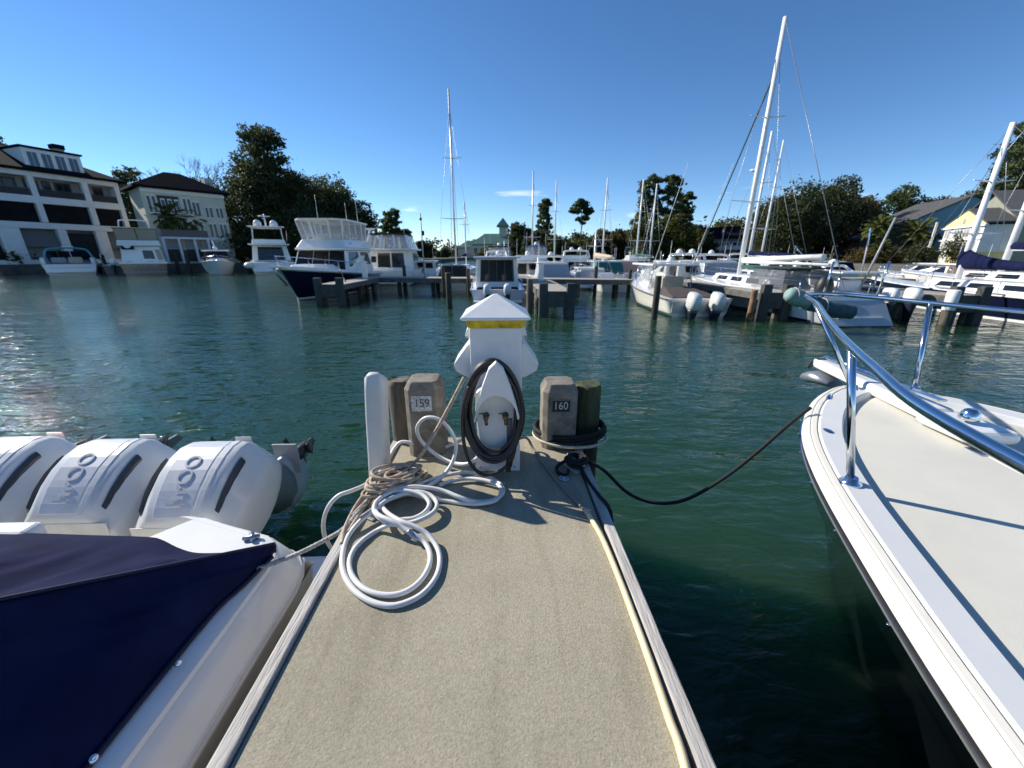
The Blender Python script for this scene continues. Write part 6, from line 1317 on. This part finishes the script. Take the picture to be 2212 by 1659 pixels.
# bare tree
c = leanpt(412, 84, 330); t = thing('bare_tree', 'leafless grey tree with fine twigs behind the cream house', 'tree', (c.x, c.y, GZ)); m = MB(); rnd = random.Random(5)
def twig(p, d, ln, r_, k):
    q = p + d * ln; m.tube([p, (p + q) / 2 + V(rnd.uniform(-.1, .1), rnd.uniform(-.1, .1), 0) * ln, q], [r_, r_ * .85, r_ * .65], 5)
    if k: 
        for _ in range(3 if k > 1 else 4):
            nd = (d + V(rnd.uniform(-.65, .65), rnd.uniform(-.65, .65), rnd.uniform(-.15, .5))).normalized(); twig(q, nd, ln * rnd.uniform(.6, .85), r_ * .6, k - 1)
twig(V(0, 0, 0), V(0, 0, 1), 6.0, .26, 5); m.build('branches', M('bare_bark', (.16, .14, .125), .95), t)
# palms
def palm(label, u, d, top_v, width_u, seed, trunk_h=.78):
    c = leanpt(u, d, top_v * .7 + 550 * .3); t = thing('palm_tree', label, 'tree', (c.x, c.y, GZ), 0, 'cabbage palms'); rnd = random.Random(seed)
    y = 829.5 - top_v; H = CAMZ + d * (y * _cp - _f * _sp) / (_f * _cp + y * _sp) - GZ; Wd = width_u / 878. * d / 2
    zt = H * trunk_h; m = MB(); m.tube([V(0, 0, -.2), V(.05, 0, zt * .5), V(0, 0, zt)], [.20, .17, .19], 10); m.build('trunk', BARK, t)
    cm = MB()
    for k in range(46):
        a = k * 2.399; el = 1.25 - 1.75 * (k / 45) + rnd.uniform(-.1, .1); ln = Wd * rnd.uniform(.95, 1.2)
        d0 = V(math.cos(a) * math.cos(el), math.sin(a) * math.cos(el), math.sin(el)); pts = []; p = V(0, 0, zt)
        for j in range(7):
            pts.append(p.copy()); p = p + d0 * (ln / 6); d0 = (d0 + V(0, 0, -.16)).normalized()
        for j in range(2, 7):
            T_ = (pts[j] - pts[j - 1]).normalized(); sd_ = T_.cross(V(0, 0, 1)).normalized()
            for sg in (-1, 1):
                for q in range(3):
                    base = pts[j - 1].lerp(pts[j], q / 3); tip = base + (T_ * .55 + sd_ * sg * .8 + V(0, 0, -.35)) * ln * .26
                    cm.add([base, base + T_ * .24, tip], [(0, 1, 2)])
        cm.tube(pts, .02, 3)
    cm.build('crown', PALM, t); return t
palm('left cabbage palm before the cream house', 372, 53.2, 443, 62, 1); palm('right cabbage palm before the cream house', 417, 55.5, 449, 56, 2)
palm('taller cabbage palm before the blue house porch', 1975, 58, 484, 66, 3); palm('cabbage palm beside the dark brown house', 1893, 60, 470, 56, 4); palm('short cabbage palm under the blue house porch', 1902, 56, 520, 40, 5, .6)
# far head of the harbour
FT = [('live_oak', 'olive tree behind the thin grey pine and the masts', 1192, 116, 512, 52, 'oak', OLIVE, .0), ('live_oak', 'brownish tree behind the teal canvas cruiser', 1322, 112, 508, 56, 'oak', RUST, .0), ('live_oak', 'dusky tree behind the grey canopy cruiser', 1232, 114, 526, 50, 'oak', OAK, .0), ('live_oak', 'dull green tree behind the yacht with tall signal mast', 1275, 110, 520, 56, 'oak', OAK, .0), ('live_oak', 'dark tree beside the far hall with green roofs', 1148, 112, 514, 50, 'oak', OAK, .0), ('live_oak', 'olive tree left of the grey townhouse row', 1515, 94, 500, 56, 'oak', OLIVE, .0), ('live_oak', 'low tree in front of the green roofed hall', 1062, 150, 538, 60, 'oak', OLIVE, .0), ('pine_tree', 'lone pine left of the lamp post with drooping limbs', 845, 108, 458, 62, 'pine', PINE, .2), ('pine_tree', 'rounded pine next to the lone drooping pine', 877, 112, 497, 34, 'pine', PINE, .2), ('live_oak', 'round dark tree behind the lamp post', 917, 140, 522, 46, 'oak', OAK, .0), ('live_oak', 'low dark tree left of the green roofed hall', 958, 165, 540, 26, 'oak', OAK, 0),
      ('live_oak', 'dark tree before the green roofed hall tower', 1122, 120, 482, 52, 'oak', OAK, .02), ('live_oak', 'broad dark tree below the thin grey pine', 1170, 128, 498, 60, 'oak', OAK, .02), ('pine_tree', 'thin grey pine with open crown beyond the masts', 1176, 138, 434, 40, 'pine', PINE, .35), ('live_oak', 'dark rounded tree between the thin pine and the lollipop pine', 1215, 130, 520, 40, 'oak', OAK, .02),
      ('live_oak', 'low green tree under the lollipop pine', 1250, 124, 522, 46, 'oak', OLIVE, .02), ('live_oak', 'dark green tree right of the lollipop pine', 1297, 122, 500, 52, 'oak', OLIVE, .02), ('live_oak', 'dark tree just left of the tall pine clump', 1340, 118, 498, 54, 'oak', OAK, .02),
      ('pine_tree', 'left trunk of the tall pine clump', 1400, 104, 386, 72, 'pine', PINE, .38), ('pine_tree', 'middle trunk of the tall pine clump', 1442, 104, 384, 80, 'pine', PINE, .35), ('pine_tree', 'right trunk of the tall pine clump', 1476, 108, 420, 56, 'pine', PINE, .3), ('live_oak', 'olive green oak at the foot of the tall pine clump', 1388, 98, 474, 90, 'oak', OLIVE, .0), ('live_oak', 'second olive oak under the tall pine clump', 1450, 98, 468, 100, 'oak', OLIVE, .0), ('live_oak', 'dark oak left of the grey townhouses', 1500, 112, 486, 50, 'oak', OAK, .0), ('live_oak', 'olive trees over the grey townhouse roofs', 1570, 125, 478, 90, 'oak', OLIVE, .1),
      ('live_oak', 'huge spreading live oak before the dark brown house', 1722, 70, 404, 170, 'oak', OAK, .06), ('live_oak', 'tallest live oak with a domed top behind the white sloop mast', 1790, 74, 390, 130, 'oak', OAK, .1), ('live_oak', 'live oak filling the space beside the grey townhouses', 1668, 76, 430, 90, 'oak', OAK, .02), ('live_oak', 'rusty brown oak above the dark house roof', 1868, 84, 432, 100, 'oak', RUST, .2), ('pine_tree', 'rounded dark tree crown above the blue house roof', 1940, 96, 408, 90, 'oak', PINE, .3),
      ('live_oak', 'autumn tinted trees behind the blue house ridge', 2010, 100, 432, 110, 'oak', RUST, .3), ('live_oak', 'olive oak behind the yellow house chimney', 2085, 98, 424, 110, 'oak', OLIVE, .3), ('live_oak', 'dark oak behind the yellow house at the right', 2160, 92, 392, 120, 'oak', RUST, .3), ('live_oak', 'oak rising over the olive house roof', 2235, 84, 360, 130, 'oak', OLIVE, .3)]
for nm, lab, u, d, tv, wu, kd, mt, bt in FT: tree(nm, lab, u, d, tv, wu, kd, mt, bot=bt, n=15000 if d < 95 else 8000)
c_ = [(-.30, 0, .80, .20, .05), (.05, .1, .90, .26, .06), (.34, 0, .80, .20, .05), (.28, .1, .70, .16, .04), (-.12, -.1, .66, .14, .03), (.1, 0, .60, .10, .02), (-.05, 0, .96, .16, .03)]
tree('pine_tree', 'lollipop pine with a bare trunk and flat tufted top', 1255, 135, 433, 50, 'blob', PINE, n=4200, blobs=c_)
tree('pine_tree', 'near pine with layered boughs at the right edge', 2205, 70, 262, 130, 'pine', PINE, bot=.48, n=14000, nb=30, seed=21)
# distant wood closing the horizon
rng = np.random.default_rng(5); bl = []
for k in range(120):
    u = 780 + (2300 - 780) * k / 119; d = 215 + 30 * rng.random(); c = corner(u, d); hgt = rng.uniform(5, 8) if u < 1090 else rng.uniform(9, 13); bl.append(((c.x, c.y, GZ + hgt * .5), (8, 5, hgt * .6)))
hold = bpy.data.objects.new('far_wood', None); 
fw = crown_mesh(bl, 30000, .75, 26, .8, rng, None, OAK, None); fw.name = 'far_wood'; tag(fw, 'dark far off wood closing the head of the harbour', 'wood', None, 'stuff')
bl = []
for k in range(100):
    u = -1100 + (830 + 1100) * k / 99; d = 100 + 20 * rng.random(); c = corner(u, d); hgt = rng.uniform(6, 10); bl.append(((c.x, c.y, GZ + hgt * .5), (6, 5, hgt * .6)))
fw = crown_mesh(bl, 26000, .5, 26, .8, rng, None, OAK, None); fw.name = 'far_wood'; tag(fw, 'dark wood behind the houses of the left bank', 'wood', None, 'stuff')
bl = []
for k in range(60):
    u = 1500 + (2500 - 1500) * k / 59; d = 112 + 12 * rng.random(); c = corner(u, d); hgt = rng.uniform(7, 11); bl.append(((c.x, c.y, GZ + hgt * .5), (6, 5, hgt * .6)))
fw = crown_mesh(bl, 18000, .5, 26, .8, rng, None, RUST, None); fw.name = 'far_wood'; tag(fw, 'brownish wood behind the houses of the right bank', 'wood', None, 'stuff')
# shrubs
def shrub(label, u, d, h, w, mat, n=1800):
    c = corner(u, d); t = thing('shrub', label, 'shrub', (c.x, c.y, GZ), 0); rng = np.random.default_rng(int(u)); crown_mesh([((0, 0, h * .5), (w * .5, w * .5, h * .55)), ((w * .2, 0, h * .4), (w * .35, w * .35, h * .4))], n, .14, 20, .8, rng, t, mat, None).name = 'foliage'
    MB().tube([V(0, 0, -.1), V(0, 0, h * .4)], .06, 6).build('stem', BARK, t)
shrub('large round clipped shrub before the white bay of the yellow house', 2082, 50, 3.6, 3.4, OAK, 3500); shrub('dark shrub left of the yellow house porch', 1990, 52, 2.2, 3.0, OAK)
for k, u in enumerate((1870, 1905, 1945)): shrub(('rust coloured', 'brown leaved', 'olive')[k] + ' low hedge shrub on the bank below the blue house', u, 57, 1.6, 5.0, (RUST, RUST, OLIVE)[k])
for k, u in enumerate((520, 560, 600, 640)): shrub(('brownish', 'dark', 'mossy', 'tawny')[k] + ' bush on the bank under the tall spreading pine', u, 61.5, 2.6, 5, (RUST, OAK, OLIVE, RUST)[k], 2200)
for k, u in enumerate((18, 72)): shrub(('small', 'smaller round')[k] + ' potted shrub at the foot of the white house', u, (47, 50)[k], 1.8, 1.5, OAK, 900)

# ================================================================== BOATS ALONG THE LEFT BANK
def wl(u, v=593.5): return P(u, v, 0)
p = wl(158); t = thing('express_cruiser', 'white express cruiser with turquoise windshield before the white house', 'boat', (p.x, p.y, 0), 42)
b, zs = hull_parts(t, 7.6, 4.2, 1.1, 1.7, GEL, tw=.97, boot=GREENH); stern_platform(t, 4.2, .3, .8)
for sg in (-1, 1): MB().box((sg * 1.85, 1.6, 1.45), (.35, 3.2, .7)).build('cockpit_coaming', GEL, t, .08)
ws = TB(2.6, 6.0, 1.9, 1.3, 2.4, 4.6, 1.55, 2.55, w1=1.1, W1=1.0); 
for f in ('fore', 'left', 'right'): ws.pane(f, .02, .48, .05, .95, 'windshield', GLASS, t, .01); ws.pane(f, .52, .98, .05, .95, 'windshield', GLASS, t, .01)
MB().tube(catmull([(-1.95, 2.3, 1.3), (-1.6, 2.3, 2.5), (-1.0, 2.5, 2.75), (0, 2.6, 2.82), (1.0, 2.5, 2.75), (1.6, 2.3, 2.5), (1.95, 2.3, 1.3)], 5), .10, 8).build('windshield_frame', TEAL, t)
MB().box((.1, 2.8, 2.95), (.9, .3, .12)).build('light_bar', GEL, t, .04); MB().box((.5, 1.2, 1.5), (1.1, .6, .7)).build('seat', TANC, t, .15); MB().box((-.8, 1.8, 1.5), (1.2, .6, .6)).build('seat', M('grey_vinyl', (.35, .35, .36), .6), t, .15)
quad_pane((V(-1.9, -.02, .4), V(1.9, -.02, .4), V(1.95, -.02, 1.1), V(-1.95, -.02, 1.1)), .1, .9, .45, .52, 'transom_line', GELG, t, .02)
p = wl(318); t = thing('sedan_cruiser', 'white flybridge cruiser with navy transom and tan bridge canvas before the cream house', 'boat', (p.x, p.y, 0), 38)
b, zs = hull_parts(t, 8.0, 4.0, 1.2, 1.7, NAVYH, tw=.97); stern_platform(t, 4.0, .3, .8, GELG)
quad_pane((V(-1.9, -.02, .3), V(1.9, -.02, .3), V(1.95, -.02, 1.25), V(-1.95, -.02, 1.25)), -.01, 1.01, .9, 1.12, 'transom_cap', GEL, t, .06)
tx = text_mesh('BLUE HORIZON', .34, .01); m2 = MB(); m2.add(tx.v, tx.f, False, Matrix.Translation((-.1, -.06, .98)) @ Matrix.Rotation(R(90), 4, 'X')); m2.build('boat_name', M('name_grey', (.42, .44, .48), .5), t)
c = TB(1.6, 7, 1.85, 1.2, 1.7, 6, 1.6, 3.0, w1=1.4, W1=1.2); c.block('deckhouse', GEL, t, .06); c.pane('aft', .52, .78, .25, .75, 'cabin_door', GLASS, t, .02); c.pane('aft', .84, .97, .2, .8, 'stern_window', TANC, t, .02)
for f in ('left', 'right'): c.pane(f, .1, .9, .45, .85, 'side_window', GLASS, t)
for k in range(3): quad_pane((V(-1.9, 1.5, 1.0), V(1.9, 1.5, 1.0), V(1.9, 1.5, 1.6), V(-1.9, 1.5, 1.6)), (.12, .58, .82)[k], (.26, .72, .94)[k], .3, .7, 'locker_hatch', GELG, t, .1)
TB(.9, 5.6, 1.8, 3.0, 1.0, 5.2, 1.7, 3.6, w1=1.5, W1=1.35).block('flybridge_coaming', GEL, t, .08)
en = TB(1.0, 5.0, 1.7, 3.6, .9, 4.6, 1.75, 4.75, w1=1.35, W1=1.4)
for f in ('aft', 'left', 'right', 'fore'):
    for a0, a1 in ((.02, .49), (.51, .98)): en.pane(f, a0, a1, .02, .98, 'tan_vinyl_panel', M('tan_vinyl', (.42, .36, .28), .3, alpha=.7), t, .004, .008)
MB().prism([(-1.85, .8), (1.85, .8), (1.5, 4.8), (-1.5, 4.8)], 4.75, 4.86).build('bimini', M('tan_canvas', (.36, .31, .25), .8), t, .04); radar_arch(t, 1.4, 1.2, 4.8, 5.6, th=.06); whip(t, -.3, 1.2, 4.8, 3.0); MB().lathe([(.33, 0), (.35, .06), (.33, .12)], 14, X=Matrix.Translation((-1.0, 1.0, 3.1)) @ Matrix.Rotation(R(90), 4, 'X')).build('lifebuoy', TRIM, t); MB().box((-1.0, 1.05, 3.1), (1.05, .1, .95)).build('bridge_curtain', NAVYC, t, .04)
p = wl(456); t = thing('cuddy_boat', 'small white cuddy boat with white hardtop moored bow out by a bare pile', 'boat', (p.x - 2.0, p.y + 4.6, 0), 180 + 33)
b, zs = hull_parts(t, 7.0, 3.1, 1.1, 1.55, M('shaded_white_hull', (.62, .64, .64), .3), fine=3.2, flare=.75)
c = TB(2.2, 5.6, 1.2, 1.2, 2.2, 4.6, 1.0, 1.75, w1=.7, W1=.6); c.block('cuddy', GEL, t, .08); ws = TB(1.6, 4.4, 1.15, 1.7, 1.6, 3.8, 1.0, 2.45, w1=1.0, W1=.9)
for f in ('fore', 'left', 'right'): ws.pane(f, .02, .49, .02, .98, 'windscreen', GLASS, t); ws.pane(f, .51, .98, .02, .98, 'windscreen', GLASS, t)
MB().prism([(-1.35, 1.2), (1.35, 1.2), (1.25, 4.1), (-1.25, 4.1)], 2.45, 2.6).build('hardtop', GEL, t, .05); bow_rail(t, b, zs, 7.0, .5, .45, 5); dome(t, 0, 2.6, 2.6, .25); MB().tube([(0, 2.4, 2.6), (.1, 2.3, 3.6)], .08, 8).build('light_mast', GEL, t)
p = wl(572); t = thing('motor_yacht', 'white motor yacht with twin satellite domes below the dark oaks', 'boat', (p.x + .5, p.y + 1.0, 0), 28)
b, zs = hull_parts(t, 12, 4.4, 1.3, 2.1, GEL, tw=.96); stern_platform(t, 4.2, .35, .9)
c = TB(2.2, 9, 1.95, 1.4, 2.4, 7.5, 1.7, 3.1, w1=1.4, W1=1.2); c.block('deckhouse', GEL, t, .08)
for f in ('left', 'right'): c.pane(f, .08, .45, .4, .88, 'side_window', GLASS, t); c.pane(f, .5, .9, .4, .88, 'side_window', GLASS, t)
c.pane('aft', .15, .85, .05, .9, 'cabin_door', GLASS, t, .02); MB().prism([(-2.0, .6), (2.0, .6), (1.7, 7.2), (.9, 8), (-.9, 8), (-1.7, 7.2)], 3.1, 3.25).build('bridge_deck', GEL, t, .05)
TB(2.0, 6.5, 1.7, 3.25, 2.0, 6.2, 1.6, 3.75, w1=1.4, W1=1.2).block('flybridge_coaming', GEL, t, .08)
for sx in (-1, 1): MB().hexa([V(sx * 1.5 - .06, 1.8, 3.3), V(sx * 1.5 + .06, 1.8, 3.3), V(sx * 1.5 + .06, 2.5, 3.3), V(sx * 1.5 - .06, 2.5, 3.3)], [V(sx * 1.4 - .06, 2.6, 5.0), V(sx * 1.4 + .06, 2.6, 5.0), V(sx * 1.4 + .06, 3.2, 5.0), V(sx * 1.4 - .06, 3.2, 5.0)]).build('arch_leg', GEL, t)
MB().prism([(-1.8, 1.6), (1.8, 1.6), (1.5, 5.2), (-1.5, 5.2)], 5.0, 5.14).build('hardtop', GEL, t, .04); dome(t, -.8, 2.6, 5.14, .42); dome(t, .8, 2.6, 5.14, .42); MB().tube([(0, 2.6, 5.1), (0, 2.5, 6.4)], .08, 8).tube([(-.6, 2.5, 6.2), (.6, 2.5, 6.2)], .05, 6).build('signal_mast', GEL, t); bow_rail(t, b, zs, 12)
MB().tube([(1.75, .3, 3.2), (1.9, -.1, 4.6)], .03, 6).hexa([V(1.80, .0, 3.9), V(1.82, .0, 3.9), V(1.82, -.55, 3.6), V(1.80, -.55, 3.6)], [V(1.86, -.1, 4.5), V(1.88, -.1, 4.5), V(1.88, -.7, 4.2), V(1.86, -.7, 4.2)]).build('ensign', M('faded_flag', (.45, .25, .2), .8), t)
MB().ell((-2.2, -.3, 1.0), (.5, .9, .35)).build('tender', GEL, t)
p = wl(8, 589); t = thing('motorboat', 'low dark hulled motorboat with white deck beside a leaning brown pile', 'boat', (p.x - 1.5, p.y, 0), 50)
b, zs = hull_parts(t, 7.5, 2.8, .9, 1.2, NAVYH, trim=GEL); TB(2, 5, 1.0, 1.0, 2.2, 4.2, .85, 1.7, w1=.7, W1=.6).block('windshield', GLASS, t, .05); outboard(t, 0, -.05, .8, 1.1, DKGREY); stern_platform(t, 2.6)
p = wl(252); t = thing('skiff', 'grey open skiff with an old pale outboard between the two larger cruisers', 'boat', (p.x, p.y, 0), 40)
b, zs = hull_parts(t, 4.6, 1.9, .95, 1.1, M('skiff_grey', (.15, .14, .13), .6)); outboard(t, 0, -.05, 1.0, 1.25, GEL, 0); MB().tube([(-.8, .3, 1.0), (-.8, .3, 2.2), (-.3, .3, 2.1)], .04, 6).build('grab_bar', CHROME, t)
for k, (u, v, h, lab) in enumerate(((58, 590, 2.0, 'leaning brown pile at the dark hulled motorboat'), (232, 590, 2.1, 'dark pile left of the grey skiff'), (388, 590, 2.2, 'dark pile right of the navy transom cruiser'), (412, 591, 2.6, 'thick dark pile at the bow of the small cuddy boat'), (505, 590, 2.0, 'bare pile between the cuddy boat and the yacht with domes'), (540, 590, 1.8, 'short pile at the stern of the yacht with domes'))):
    q = wl(u, v); pile('mooring_pile', q.x, q.y, .20, h, lab, PILEW if k in (0, 4) else PILED, 'piles along the left bank')
walkway('bank_dock', (-53.2, 50.3, 0), (-45.4, 49.8, 0), 1.2, 'low dark dock along the seawall of the left bank', 8)
